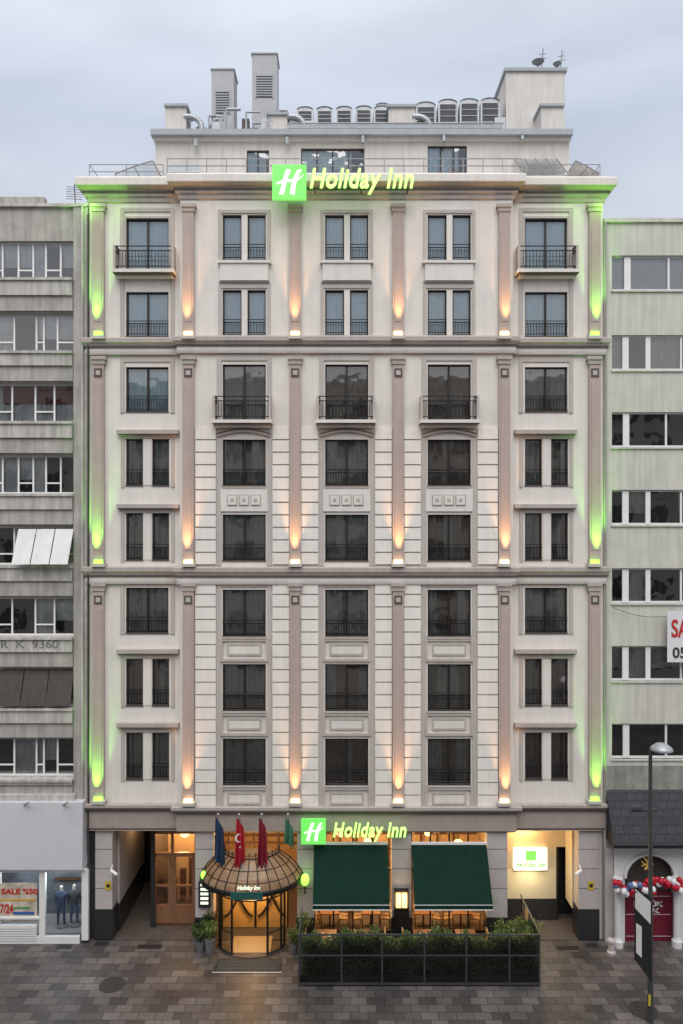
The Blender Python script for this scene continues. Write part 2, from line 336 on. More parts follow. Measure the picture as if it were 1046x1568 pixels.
for a,b in ((481,600),(630,746)):
    for k in range(5):
        q=a+(b-a)*k/4; fr.pb(q-1.2,q+1.2,1275,1427,.35,.08)
    fr.pb(a,b,1330,1333,.36,.06); fr.box(WX(a),WX(b),.36,.42,.1,.2)
    gs.quad((WX(a),.4,0),(WX(b),.4,0),(WX(b),.4,ZB-.1),(WX(a),.4,ZB-.1))
# ---------------------------------------------------------------- penthouse
PHW=M('penthouse_render',(.66,.635,.605),.85,.08,1.5,.1,streak=.12); SLAB=M('roof_slab_zinc',(.36,.39,.42),.6,.12,3)
ph=p('penthouse_walls',PHW); sl=p('roof_slab',SLAB); yp=2.6
ZR=WZ(197,2.2)
HP=[]
def pwin(a,b,c,d,sash,cur):
    x0,x1,z1,z0=WX(a,yp),WX(b,yp),WZ(c,yp),WZ(d,yp); HP.append((x0,x1,z0,z1)); t=.06
    for k in range(sash+1):
        xm=x0+(x1-x0)*k/sash; fr.box(xm-.03,xm+.03,yp+.08,yp+.14,z0,z1)
    fr.box(x0,x1,yp+.085,yp+.135,z1-t,z1); fr.box(x0,x1,yp+.085,yp+.135,z0,z0+t); gl.quad((x0,yp+.11,z0),(x1,yp+.11,z0),(x1,yp+.11,z1),(x0,yp+.11,z1))
    curtain(cur,x0,x0+(x1-x0)*.8,z0,z1,yp+.22); inner.quad((x0-.3,yp+.8,z0-.3),(x1+.3,yp+.8,z0-.3),(x1+.3,yp+.8,z1+.3),(x0-.3,yp+.8,z1+.3))
pwin(378,412,230,275,2,cl); pwin(461,558,227,285,4,cl); pwin(655,715,223,285,3,cl)
wallholes(ph,rev,WX(238,yp),WX(872,yp),ZTER-.1,ZR,yp,HP)
for xx in (WX(238,yp),WX(872,yp)): ph.quad((xx,yp,ZTER-.1),(xx,12,ZTER-.1),(xx,12,ZR),(xx,yp,ZR))
sl.box(WX(230,2.2),WX(878,2.2),2.2,12.3,ZR-.25,ZR); ph.box(WX(234,2.4),WX(875,2.4),2.4,12.1,ZR-.38,ZR-.25)
sl.box(WX(440,2.5),WX(770,2.5),2.5,2.7,ZR+.18,ZR+.36)
for q in range(445,770,40): sl.box(WX(q,2.5),WX(q,2.5)+.12,2.52,2.68,ZR,ZR+.18)
sl.box(WX(285,2.5),WX(440,2.5),2.5,2.7,ZR,ZR+.12)
for (a,b,t,bb) in ((253,285,160,207),(410,440,173,199),(595,636,161,199),(829,863,160,190)):
    ph.box(WX(a,2.9),WX(b,2.9),2.9,4.0,ZR,WZ(t+4,2.9)); sl.box(WX(a-2,2.8),WX(b+2,2.8),2.8,4.1,WZ(t+4,2.9),WZ(t,2.9))
CH=M('chimney_panel',(.42,.43,.45),.6,.1,2); ch=p('chimneys',CH)
for (a,b,t,yy) in ((324,358,107,4.2),(386,424,83,4.6)):
    x0,x1,zt=WX(a,yy),WX(b,yy),WZ(t,yy); ch.box(x0,x1,yy,yy+1.1,ZR,zt); ch.box(x0-.05,x1+.05,yy-.05,yy+1.15,zt,zt+.06)
    zc=zt-1.0
    for k in range(9): sl.box(x0+.22,x1-.22,yy-.03,yy+.01,zc-.12*k-.06,zc-.12*k); dt.box(x0+.22,x1-.22,yy-.01,yy+.01,zc-.12*k-.12,zc-.12*k-.06)
    ch.box(x0+.15,x0+.2,yy-.04,yy,zc-1.1,zc+.1); ch.box(x1-.2,x1-.15,yy-.04,yy,zc-1.1,zc+.1)
yy=4.0; ph.box(WX(775,yy),WX(865,yy),yy,yy+3.6,ZR,WZ(110,yy)); sl.box(WX(772,yy),WX(868,yy),yy-.1,yy+3.7,WZ(110,yy),WZ(105,yy))
rt=p('terrace_railing',M('rail_steel',(.35,.35,.36),.35,.1,metal=.7))
yr=-.15; x0,x1=WX(256,yr),WX(800,yr)
for zz in (WZ(243,yr),WZ(254,yr)): rt.tube((x0,yr,zz),(x1,yr,zz),.022,6)
for k in range(19): x=x0+(x1-x0)*k/18; rt.tube((x,yr,ZTER-.1),(x,yr,WZ(243,yr)),.02,6)
yr=.1
for a,b in ((137,250),(806,919)):
    for zz in (WZ(252,yr),WZ(263,yr)): rt.tube((WX(a,yr),yr,zz),(WX(b,yr),yr,zz),.02,6)
    for q in (a,(a+b)/2,b): rt.tube((WX(q,yr),yr,ZTER-.1),(WX(q,yr),yr,WZ(252,yr)),.02,6)
for a,s in ((137,1),(919,-1)): rt.tube((WX(a,yr),yr,WZ(252,yr)),(WX(a,yr),8,WZ(252,yr)),.02,6)
GC=glassmat('canopy_glass',(.8,.84,.86),.2); gc=p('terrace_glass_roof',GC)
for (a,b) in ((178,245),(915,868)):
    xa,xb=WX(a,1.0),WX(b,2.0); za,zb=WZ(270,1.0),WZ(250,1.0)
    f=lambda t:(xa+(xb-xa)*t, za+(zb-za)*(t*.65+.35*math.sin(t*math.pi/2)))
    for k in range(4):
        y0=.8+k*1.5
        for j in range(4):
            (p0,q0),(p1,q1)=f(j/4),f((j+1)/4); gc.quad((p0,y0,q0),(p0,y0+1.45,q0),(p1,y0+1.45,q1),(p1,y0,q1)); rt.tube((p0,y0,q0),(p1,y0,q1),.03,6)
    for j in range(3):
        (p0,q0)=f(j/2); rt.tube((p0,.8,q0),(p0,6.7,q0),.025,6)
xa,xb=WX(800,1),WX(868,1); gc.quad((xa,.7,WZ(268,.7)),(xb,.7,WZ(268,.7)),(xb,2.5,WZ(243,2.5)),(xa,2.5,WZ(243,2.5)))
for k in range(5): x=xa+(xb-xa)*k/4; rt.tube((x,.7,WZ(268,.7)),(x,2.5,WZ(243,2.5)),.03,6)
xa,xb=WX(250,1),WX(308,1); sl.quad((xa,.9,WZ(264,.9)),(xb,.9,WZ(264,.9)),(xb-.4,2.5,WZ(252,2.5)),(xa,2.5,WZ(252,2.5)))
GRL=M('ac_grille_dark',(.06,.065,.07),.6,.2)
def ac(a,b,t,yy):
    e=root('air_conditioning_unit'); bd=Part(e,'casing',METAL); g=Part(e,'grille',GRL)
    x0,x1=WX(a,yy),WX(b,yy); zt=WZ(t,yy); z0=ZR; w=x1-x0; hh=w*.22
    n=8; base=zt-hh
    bd.box(x0,x1,yy+.05,yy+1,z0,base)
    pts=[(x0+w/2-w/2*math.cos(math.pi*k/n),base+hh*math.sin(math.pi*k/n)) for k in range(n+1)]
    for k in range(n):
        (xa,za),(xb,zb)=pts[k],pts[k+1]; bd.quad((xa,yy,za),(xb,yy,zb),(xb,yy+1,zb),(xa,yy+1,za)); bd.quad((xa,yy+.05,za),(xb,yy+.05,zb),(xb,yy+.05,base),(xa,yy+.05,base))
    bd.box(x0,x0+.06,yy,yy+.05,z0,base); bd.box(x1-.06,x1,yy,yy+.05,z0,base)
    g.box(x0+.1,x1-.1,yy+.02,yy+.05,z0+.3,base-.05)
    for k in range(6): zz=z0+.35+k*(base-z0-.4)/6; bd.box(x0+.1,x1-.1,yy,yy+.02,zz,zz+.025)
    bd.done(); g.done()
for a in (454,484,514,544,572): ac(a,a+26,160+random.uniform(0,3),3.4)
for a,b,t in ((637,668,155),(671,701,151),(704,734,150),(736,766,149)): ac(a,b,t,3.9)
ac(575,597,157,4.8)
pp=p('rooftop_pipes',METAL)
for k in range(54):
    lft=k<42
    x=random.uniform(WX(286,3.2),WX(450,3.2)) if lft else random.uniform(WX(455,3.2),WX(770,3.2)); z=ZR+random.uniform(.5,1.35 if lft else .8); y=random.uniform(2.9,3.6)
    if k%4==0: pp.tube((x,y,ZR),(x,y,z),random.uniform(.04,.10),8)
    elif k%4==1: pp.tube((x,y,z),(x+random.uniform(.3,.7),y,z),random.uniform(.04,.07),8); pp.tube((x,y,z),(x,y,ZR),.05,6)
    elif k%4==2: dt.box(x,x+random.uniform(.2,.45),y,y+.3,ZR,ZR+random.uniform(.4,1.0))
    else: pp.box(x,x+random.uniform(.25,.55),y,y+.3,ZR,ZR+random.uniform(.4,1.0))
for a in (290,448,640): # bent duct elbows
    x=WX(a,2.9); pr=None
    for j in range(7):
        t=j/6*math.pi/2; q=(x+.55*math.sin(t),2.95,ZR+.45+.5*math.cos(t))
        if pr: pp.tube(pr,q,.13,10)
        pr=q
    pp.tube((x-.25,2.95,ZR+.95),(x,2.95,ZR+.95),.13,10); pp.tube(pr,(pr[0],2.95,ZR),.13,10)
pp.tube((WX(440,3),2.85,ZR+.6),(WX(770,3),2.85,ZR+.6),.035,6)
for q,t in ((300,217),(440,214),(556,212),(680,210),(800,207)): pp.tube((WX(q,2.3),2.3,WZ(t,2.3)+.1),(WX(q,2.3),2.3,WZ(t+7,2.3)),.09,6)
an=root('satellite_dish'); ad=P(an,'dish',M('antenna_grey',(.22,.23,.24),.5))
for q,t,s in ((824,100,.30),(853,103,.20)):
    x,z=WX(q,5),WZ(t,5)
    ad.lathe(x,5,[(.01,z),(s*.5,z+.05),(s,z+.18)],14); ad.tube((x,5,z-.6),(x,5,z+.02),.03,6); ad.tube((x+.15,5,z-.3),(x+.22,4.9,z+.75),.022,5); ad.tube((x+.0,5,z+.3),(x+.42,5,z+.36),.016,5); ad.tube((x+.05,5,z+.52),(x+.38,5,z+.56),.016,5)
fb=root('flower_box'); ft=P(fb,'trough',M('terracotta',(.25,.09,.05),.8)); ff=P(fb,'flowers',M('flowers_red',(.45,.06,.02),.7,.3,9)); fv=P(fb,'leaves',M('flower_leaves',(.05,.09,.02),.7,.4,7))
# ================================================================= signs
SG=M('sign_green',(.15,.6,.12),.4,.05,1,emit=(.15,.72,.10),es=.8); SW=M('sign_white',(.9,.95,.8),.4,0,emit=(.85,1,.75),es=.9); ST=M('sign_letter_green',(.6,.95,.2),.4,0,emit=(.62,1,.30),es=.95); STE=M('sign_letter_edge',(.05,.35,.05),.4,0,emit=(.12,.62,.04),es=.55)
def hsign(name,a,b,c,d,y,tx0,tx1,tb,ts):
    e=root(name); bx=P(e,'logo_box',SG); bx.pb(a,b,c,d,y,.14)
    hh=P(e,'logo_letter',SW); w=WX(b,y)-WX(a,y); x0=WX(a,y); z0=WZ(d,y)
    def strip(cs,yy=.012):
        for (p0,p1) in zip(cs,cs[1:]):
            hh.quad(*[(x0+u*w,y-yy,z0+v*w) for u,v in (p0[0],p0[1],p1[1],p1[0])])
    strip([((.20,.14),(.34,.14)),((.27,.40),(.40,.42)),((.33,.65),(.47,.66)),((.42,.88),(.55,.86))])
    strip([((.52,.16),(.66,.12)),((.56,.40),(.69,.40)),((.64,.66),(.77,.66)),((.74,.86),(.87,.88))])
    strip([((.12,.42),(.14,.50)),((.35,.50),(.36,.58)),((.60,.50),(.62,.585)),((.80,.58),(.83,.65)),((.92,.70),(.93,.73))],.015)
    text('Holiday Inn',tx0,tx1,tb,ts,y+.02,ST,e,'lettering',.22,.015*ts,.05,1.07)
    text('Holiday Inn',tx0-.4,tx1+1.0,tb+.5,ts,y+.10,STE,e,'lettering_edge',.22,.030*ts,.02,1.07)
    for q in (tx0+8,tx1-8,(tx0+tx1)/2): P(e,'bracket',IRON).box(WX(q,y),WX(q,y)+.05,y+.13,y+.5,WZ(tb,y)-.05,WZ(tb,y))
    return e
hsign('rooftop_hotel_sign',417,469,252,305,-1.2,473,632,287,1.08)
hsign('entrance_hotel_sign',461,499,1255,1293,-.75,509,621,1281,.80)
light('POINT','sign_glow',(WX(443),-1.9,WZ(280,-1.5)),5,(.4,1,.2),.3,None,None,1,hb)
s=root('illuminated_wall_sign'); LB=M('lightbox',(1,1,.9),.4,0,emit=(1,.97,.75),es=1.1)
P(s,'lightbox',LB).pb(787,838,1300,1333,1.3,.16); P(s,'logo_box',SG).pb(805,821,1303,1318,1.285,.02); text('Holiday Inn',791,835,1328,.34,1.28,M('lb_text',(.05,.35,.06),.5),s,'lettering',.25,.006,.005)
P(s,'frame',FRAME).pb(786,839,1333,1334.5,1.28,.18)
light('POINT','wall_sign_light',(WX(812,1.0),.8,WZ(1345,1)),40,(1,.85,.5),.2,None,None,1,s)
# ================================================================= entrance canopy
ec=root('entrance_canopy'); cx=WX(386,-.3)
AM=bpy.data.materials.new('amber_canopy'); AM.use_nodes=True; N=AM.node_tree.nodes; L=AM.node_tree.links; N.clear()
o=N.new('ShaderNodeOutputMaterial'); mx=N.new('ShaderNodeMixShader'); mx.inputs[0].default_value=.09; d_=N.new('ShaderNodeBsdfPrincipled'); t_=N.new('ShaderNodeBsdfTranslucent')
nz=N.new('ShaderNodeTexNoise'); nz.inputs['Scale'].default_value=3; rp=N.new('ShaderNodeValToRGB'); rp.color_ramp.elements[0].position=.3; rp.color_ramp.elements[1].position=.7; rp.color_ramp.elements[0].color=(.10,.075,.05,1); rp.color_ramp.elements[1].color=(.22,.165,.115,1)
tc=N.new('ShaderNodeTexCoord'); L.new(tc.outputs['Object'],nz.inputs['Vector']); L.new(nz.outputs[0],rp.inputs[0]); L.new(rp.outputs[0],d_.inputs['Base Color']); d_.inputs['Roughness'].default_value=.35
t_.inputs[0].default_value=(.85,.6,.32,1); L.new(d_.outputs[0],mx.inputs[1]); L.new(t_.outputs[0],mx.inputs[2]); L.new(mx.outputs[0],o.inputs[0])
cp=P(ec,'glazed_panels',AM)
prf=[(2.06,2.92),(1.98,3.10),(1.80,3.34),(1.56,3.58),(1.32,3.76),(1.12,3.88)]; ry=.78
a0,a1=math.pi,2*math.pi
def cpt(r,z,a): return (cx+r*math.cos(a),-.3+r*ry*math.sin(a),z)
n=14
cp.lathe(cx,-.3,prf,n,a0,a1,ry); cp.lathe(cx,-.3,[(1.12,3.88),(.01,3.95)],n,a0,a1,ry)
rb=P(ec,'ribs',IRON)
for k in range(n+1):
    a=a0+(a1-a0)*k/n; pts=[cpt(r+.012,z+.01,a) for r,z in prf]
    for q,w in zip(pts,pts[1:]): rb.tube(q,w,.022,5)
    rb.tube(cpt(1.12,3.88,a),cpt(1.12,4.05,a),.015,5); rb.sphere(cpt(1.12,4.08,a),.035,5)
for r,z,t in ((2.07,2.9,.055),(1.9,3.22,.016),(1.57,3.58,.016),(1.13,3.9,.03),(1.12,4.02,.014)):
    for k in range(28):
        rb.tube(cpt(r,z,a0+(a1-a0)*k/28),cpt(r,z,a0+(a1-a0)*(k+1)/28),t,6)
P(ec,'rim_fascia',IRON).lathe(cx,-.3,[(2.08,2.95),(2.11,2.95),(2.11,2.76),(2.08,2.76),(2.08,2.95)],28,a0,a1,ry)
P(ec,'name_plate',M('plate_green',(.02,.10,.09),.4)).box(cx-.62,cx+.62,-.3-2.2*ry,-.3-2.14*ry+.0,2.72,3.0)
o=text('Holiday Inn',363,398,1362.5,.22,-2.03,SW,ec,'plate_lettering',.25,.004,.004)
light('POINT','canopy_light',(cx,-1.0,2.5),45,(1,.62,.26),.12,None,None,1,ec)
# vestibule
ve=root('entrance_vestibule'); vf=P(ve,'frame',IRON); rx_,ry_=1.33,.9
def vp(a,z,k=1.0): return (cx+rx_*k*math.cos(a),-.3+ry_*k*math.sin(a),z)
for t in [0,.13,.32,.68,.87,1]:
    a=math.pi*(1+t); vf.tube(vp(a,0),vp(a,2.75),.05,6)
for zz,r in ((.06,.06),(2.25,.03),(2.72,.07)):
    for k in range(24):
        if zz<.1 and 8<=k<16: continue
        vf.tube(vp(math.pi*(1+k/24),zz),vp(math.pi*(1+(k+1)/24),zz),r,6)
for z in (.9,):
    for k in list(range(0,8))+list(range(16,24)): vf.tube(vp(math.pi*(1+k/24),z),vp(math.pi*(1+(k+1)/24),z),.025,6)
vg=P(ve,'glass',GLS)
for s0,s1 in ((0,.32),(.68,1)): vg.lathe(cx,-.3,[(rx_*.985,.05),(rx_*.985,2.7)],10,math.pi*(1+s0),math.pi*(1+s1),ry_/rx_)
P(ve,'floor',FLR).lathe(cx,-.3,[(.01,.05),(rx_*1.08,.05),(rx_*1.08,.0)],28,a0,a1,ry_/rx_)
rug=P(ve,'carpet',M('doormat_tan',(.42,.32,.18),.9,.15,20)); rug.box(cx-.8,cx+.8,-.95,.2,.052,.065)
gw=P(ve,'inner_doors',M('gold_panel',(.72,.42,.14),.4,.2,2)); gw.box(cx-1.4,cx-.06,.9,.95,.05,2.9); gw.box(cx+.06,cx+1.4,.9,.95,.05,2.9)
for q in (-1.42,0,1.38): vf.box(cx+q-.035,cx+q+.035,.84,.89,.05,2.95)
for k in range(14):
    for sg in (-1,1):
        f=lambda u:(cx+sg*(.1+1.2*u),.82,1.42+.85*math.cos(u*math.pi))
        g=lambda u:(cx+sg*(.1+1.2*u),.82,1.42-.85*math.cos(u*math.pi))
        vf.tube(f(k/14),f((k+1)/14),.045,6); vf.tube(g(k/14),g((k+1)/14),.045,6)
light('POINT','vestibule_light',(cx,.1,2.3),130,(1,.62,.26),.12,None,None,1,ve)
# ================================================================= awnings
AG=M('green_canvas',(.007,.030,.021),.85,.2,3,.1,spec=.12)
for a,b in ((479,597),(635,755)):
    e=root('window_awning'); x0,x1=WX(a,-1.6),WX(b,-1.6); zb=WZ(1387,-1.6); zt=WZ(1293,-.32); cv=Part(e,'canvas',AG); cv.smooth=True
    n=10; nxx=12; i=len(cv.v)
    for k in range(n+1):
        u=k/n
        for j in range(nxx+1):
            w_=j/nxx; sag=.05*math.sin(math.pi*u)*(1+.25*math.cos(w_*math.pi*6)); cv.v.append((x0+(x1-x0)*w_,-.34-1.26*u,zt+(zb-zt)*u-sag))
    for k in range(n):
        for j in range(nxx): q=i+k*(nxx+1)+j; cv.f.append((q,q+1,q+nxx+2,q+nxx+1))
    cv.done(); vl=Part(e,'valance',AG); vl.box(x0,x1,-1.62,-1.60,zb-.16,zb+.01); vl.done()
    w=Part(e,'white_piping',WHT); w.box(x0,x1,-1.632,-1.622,zb-.17,zb-.13); w.box(x0,x1,-.36,-.3,zt,zt+.1); w.done()
    ar=Part(e,'folding_arms',METAL)
    for x in (x0+.3,x1-.3): ar.tube((x,-.35,zt-.5),(x,-1.55,zb+.02),.025,6)
    ar.tube((x0,-1.58,zb),(x1,-1.58,zb),.035,8); ar.done()
wl=root('wall_lantern'); P(wl,'glass',M('lantern_glass',(1,.8,.5),.5,0,emit=(1,.60,.2),es=1.5)).pb(606.5,623.5,1368,1391,-.42,.1); q=P(wl,'frame',IRON)
for a in (605,614.3,624): q.pb(a,a+1.2,1366,1393,-.44,.12)
for c in (1364,1391): q.pb(604,626,c,c+2.5,-.46,.16)
q.pb(603,627,1396,1438,-.44,.13)
light('POINT','lantern_light',(WX(615),-.8,WZ(1378,-.5)),14,(1,.65,.3),.1,None,None,1,wl)
gl_=root('green_globe_lamp'); P(gl_,'globe',EG).sphere((WX(467,-.7),-.7,WZ(1347,-.7)),.17,10,1.4); P(gl_,'arm',IRON).tube((WX(467,-.7),-.7,WZ(1357,-.7)),(WX(467,-.3),-.2,WZ(1372,-.3)),.03,6)
gl2=root('green_globe_lamp'); P(gl2,'globe',EG).sphere((WX(312,-.7),-.7,WZ(1340,-.7)),.12,10,1.4); P(gl2,'arm',IRON).tube((WX(312,-.7),-.7,WZ(1345,-.7)),(WX(312,-.3),-.2,WZ(1345,-.3)),.03,6)
mb=root('menu_board'); P(mb,'board',BLK).pb(304,322,1350,1390,-.42,.08); q=P(mb,'panels',SW)
for c in (1353,1360,1367,1374,1381): q.pb(307,319,c,c+4,-.43,.01)
for a,c,s_ in ((172,1330,1),(888,1330,-1)):
    e=root('security_camera'); x,z=WX(a,-.2),WZ(c,-.2); q=Part(e,'housing',WHT); q.tube((x,-.35,z),(x+.3*s_,-.55,z-.08),.06,8); q.tube((x,-.35,z),(x-.05*s_,0.02,z+.05),.025,6); q.done()
for a in (161,901):
    e=root('warning_sign'); q=Part(e,'plate',M('yellow_plate',(.6,.42,.05),.5)); q.pb(a,a+9,1350,1363,.0,.02); q.done(); q=Part(e,'backing',FRAME); q.pb(a+2,a+7,1354,1359,-.006,.005); q.done()
# ================================================================= flags
def flag(px,tip,col,name,moon=False,h=1.75):
    e=root('flag'); q=Part(e,'pole',METAL); xb=WX(px,-.45)
    p0=Vector((xb,-.45,WZ(1297,-.45))); p1=Vector((WX(tip,-1.5),-1.5,WZ(1247,-1.5))); q.tube(p0,p1,.025,8,.018); q.sphere(tuple(p1),.05,6); q.done()
    c=Part(e,'cloth',M('flag_'+name,col,.75,.15,3)); c.smooth=True; nx,nz_=22,14
    st=p1.lerp(p0,.06)
    ph=random.random()*6
    for r in range(nz_+1):
        v=r/nz_; ww_=.20+.14*v
        for k in range(nx+1):
            u=k/nx; f=st.lerp(p0,.38*u*(1-v*.4))
            x=f.x-.02+(u-.4)*ww_*1.15; y=f.y+.09*math.sin(u*14+ph+v*1.5)*(0.3+v); z=f.z-h*v+.05*math.sin(u*9+ph)*v
            c.v.append((x,y,z))
    for r in range(nz_):
        for k in range(nx): a=r*(nx+1)+k; c.f.append((a,a+1,a+nx+2,a+nx+1))
    c.done()
    if moon:
        m=Part(e,'crescent',WHT); cxm,zm=st.x+.0,st.z-.75
        for k in range(12):
            a=.9+4.5*k/12; b=.9+4.5*(k+1)/12
            O=lambda t:(cxm+.13*math.cos(t),-1.68,zm+.17*math.sin(t)); I=lambda t:(cxm+.035+.10*math.cos(t),-1.68,zm+.135*math.sin(t))
            m.quad(O(a),O(b),I(b),I(a))
        for k in range(5):
            a=2*math.pi*k/5; m.quad((cxm+.06,-1.68,zm-.35),(cxm+.06+.02*math.cos(a-.5),-1.68,zm-.35+.02*math.sin(a-.5)),(cxm+.06+.06*math.cos(a),-1.68,zm-.35+.06*math.sin(a)),(cxm+.06+.02*math.cos(a+.5),-1.68,zm-.35+.02*math.sin(a+.5)))
        m.done()
flag(342,334,(.02,.05,.11),'blue'); flag(374,366,(.42,.012,.03),'red',True,1.95); flag(406,401,(.24,.01,.03),'maroon',False,1.95); flag(449,441,(.05,.16,.10),'green',False,1.0)
# ================================================================= terrace fence, hedge
LEAF=M('hedge_leaves',(.055,.095,.024),.6,.55,7); LEAF2=M('hedge_leaves_light',(.13,.18,.045),.6,.4,7)
def leaves(part,n,fn,s=.05):
    for _ in range(n):
        c=Vector(fn()); d=Vector((random.gauss(0,1),random.gauss(0,1),random.gauss(0,1)+.4)).normalized(); u=d.orthogonal().normalized(); w=d.cross(u); a=random.random()*6; u2=u*math.cos(a)+w*math.sin(a); w2=d.cross(u2)
        ss=s*random.uniform(.6,1.3); part.quad(c-u2*ss,c+w2*ss*.45,c+u2*ss,c-w2*ss*.45)
yfz=-2.97; fx0,fx1=WX(458,yfz),WX(827,yfz)
hd=root('hedge')
def hf():
    x=random.uniform(fx0+.1,fx1-.1); top=1.66+.14*math.sin(x*2.1)+.12*math.sin(x*5.3+1)+.09*math.sin(x*11)
    z=.3+ (top-.3)*random.random()**.7; y=random.uniform(-2.92,-2.2)
    return (x,y,z)
leaves(P(hd,'leaves_dark',LEAF),17000,hf,.065); leaves(P(hd,'leaves_light',LEAF2),9500,hf,.06)
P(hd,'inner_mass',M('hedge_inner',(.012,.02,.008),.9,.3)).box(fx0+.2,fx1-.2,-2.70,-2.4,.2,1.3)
P(hd,'planter_boxes',M('planter_dark',(.03,.032,.034),.5)).box(fx0+.06,fx1-.06,-2.92,-2.2,.01,.4)
fe=root('terrace_fence'); q=P(fe,'posts_and_rails',M('fence_dark',(.05,.06,.065),.45,.2)); ht=1.93
for t in (458,523,585,650,714,780,826): x=WX(t,yfz); q.box(x-.03,x+.03,yfz-.03,yfz+.03,0,ht)
for zz,t in ((ht-.03,.05),(1.13,.05),(.06,.08)): q.box(fx0,fx1,yfz-.025,yfz+.022,zz,zz+t)
for xx in (fx1,fx0):
    for yy in (-2.2,-1.4,-.6):
        if xx==fx0 and yy>-1: continue
        q.box(xx-.025,xx+.025,yy-.025,yy+.025,0,ht)
    for zz in (ht-.03,1.13,.06): q.box(xx-.021,xx+.021,yfz+.03,-.05 if xx==fx1 else -1.0,zz,zz+.045)
g=P(fe,'glass_panels',glassmat('fence_glass',(.88,.93,.91),.02)); g.quad((fx0,yfz,.1),(fx1,yfz,.1),(fx1,yfz,ht),(fx0,yfz,ht)); g.quad((fx1,yfz,.1),(fx1,-.05,.1),(fx1,-.05,ht),(fx1,yfz,ht)); g.quad((fx0,yfz,.1),(fx0,-1,.1),(fx0,-1,ht),(fx0,yfz,ht))
P(fe,'kick_plate',FRAME).box(fx0+.03,fx1-.03,yfz+.03,yfz+.04,.02,.35)
def shrub(x,y,zb,r,h,n,dark=True):
    e=root('potted_shrub'); pt=Part(e,'pot',M('pot_grey',(.14,.14,.15),.6,.15)); pt.lathe(x,y,[(.01,0.01),(r*.55,.01),(r*.75,zb),(r*.68,zb),(r*.66,zb-.06),(.01,zb-.06)],14); pt.done()
    st=Part(e,'stems',WOOD)
    for k in range(5): a=k*1.3; st.tube((x,y,zb-.08),(x+r*.5*math.cos(a),y+r*.5*math.sin(a),zb+h*.7),.015,5,.006)
    st.done()
    l=Part(e,'foliage',LEAF if dark else LEAF2)
    cl_=[(random.uniform(-.5,.5)*r,random.uniform(-.5,.5)*r,random.uniform(.2,1)*h,random.uniform(.3,.55)*r) for _ in range(9)]
    def f():
        c=random.choice(cl_); return (x+c[0]+random.gauss(0,c[3]*.6),y+c[1]+random.gauss(0,c[3]*.6),zb+c[2]+random.gauss(0,c[3]*.5))
    leaves(l,n,f,.055); l.done()
for a,by,yy,r,zb,h in ((307,1462,-.7,.28,.4,.5),(322,1453,-.8,.32,.55,.6),(318,1440,-.45,.35,.6,.7),(303,1445,-.4,.26,.45,.4),(449,1445,-.9,.25,.4,.5),(466,1430,-1.0,.36,.7,1.0)):
    shrub(WX(a,yy),yy,zb,r,h,500,random.random()<.6)
for a in (795,770,812): shrub(WX(a,-1.0),-1.0-.3*random.random(),.6,.42,.8,700,False)
WIC=M('wicker',(.36,.24,.14),.7,.2,20); TBL=M('table_top',(.24,.12,.06),.4,.2,6)
def chair(x,y,r):
    e=root('chair'); e.location=(x,y,0.0); e.rotation_euler=(0,0,r); q=Part(e,'seat_and_back',WIC); q.box(-.24,.24,-.24,.24,.42,.48); q.box(-.24,.24,.20,.25,.60,.95)
    for k in range(5): q.box(-.22+k*.1,-.18+k*.1,.21,.24,.48,.6)
    q.box(-.26,-.22,-.2,.22,.62,.66); q.box(.22,.26,-.2,.22,.62,.66); q.done()
    l=Part(e,'legs',FRAME)
    for a in (-.22,.22):
        for b in (-.21,.21): l.tube((a,b,.03),(a*.95,b*.95,.43),.018,6)
        l.tube((a,-.2,.43),(a,-.2,.63),.014,6)
    l.done()
def table(x,y):
    e=root('cafe_table'); q=Part(e,'top',TBL); q.box(x-.4,x+.4,y-.4,y+.4,.73,.77); q.done(); q=Part(e,'pedestal',FRAME); q.tube((x,y,.03),(x,y,.73),.035,8); q.box(x-.25,x+.25,y-.04,y+.04,.03,.06); q.box(x-.04,x+.04,y-.25,y+.25,.031,.061); q.done()
    q=Part(e,'tableware',WHT); q.tube((x-.15,y,.77),(x-.15,y,.86),.03,8); q.lathe(x+.12,y-.05,[(.01,.78),(.1,.775),(.12,.79)],12); q.done()
for x in (-.6,.9,3.3,5.0):
    table(x,-.95); chair(x-.62,-.95,math.pi/2); chair(x+.62,-.95,-math.pi/2)
for x in (-.5,1.25,3.5,5.1): table(x,1.0); chair(x-.6,1.0,math.pi/2+.2); chair(x+.6,1.0,-math.pi/2-.15)
dm=root('door_mat'); q=P(dm,'mat',M('mat_dark',(.03,.03,.03),.9,.2,30)); q.box(WX(333,-1.4),WX(432,-1.4),-2.15,-1.3,.006,.02); q=P(dm,'edge',M('mat_edge',(.45,.45,.45),.5,.1))
for k in (0,): q.box(WX(330,-1.4),WX(434,-1.4),-2.20+k*.09,-2.14+k*.09,.02,.026)
q=P(dm,'ribs',M('mat_rib',(.09,.09,.09),.8))
for k in range(1,9): q.box(WX(335,-1.4),WX(430,-1.4),-2.13+k*.09,-2.10+k*.09,.02,.024)
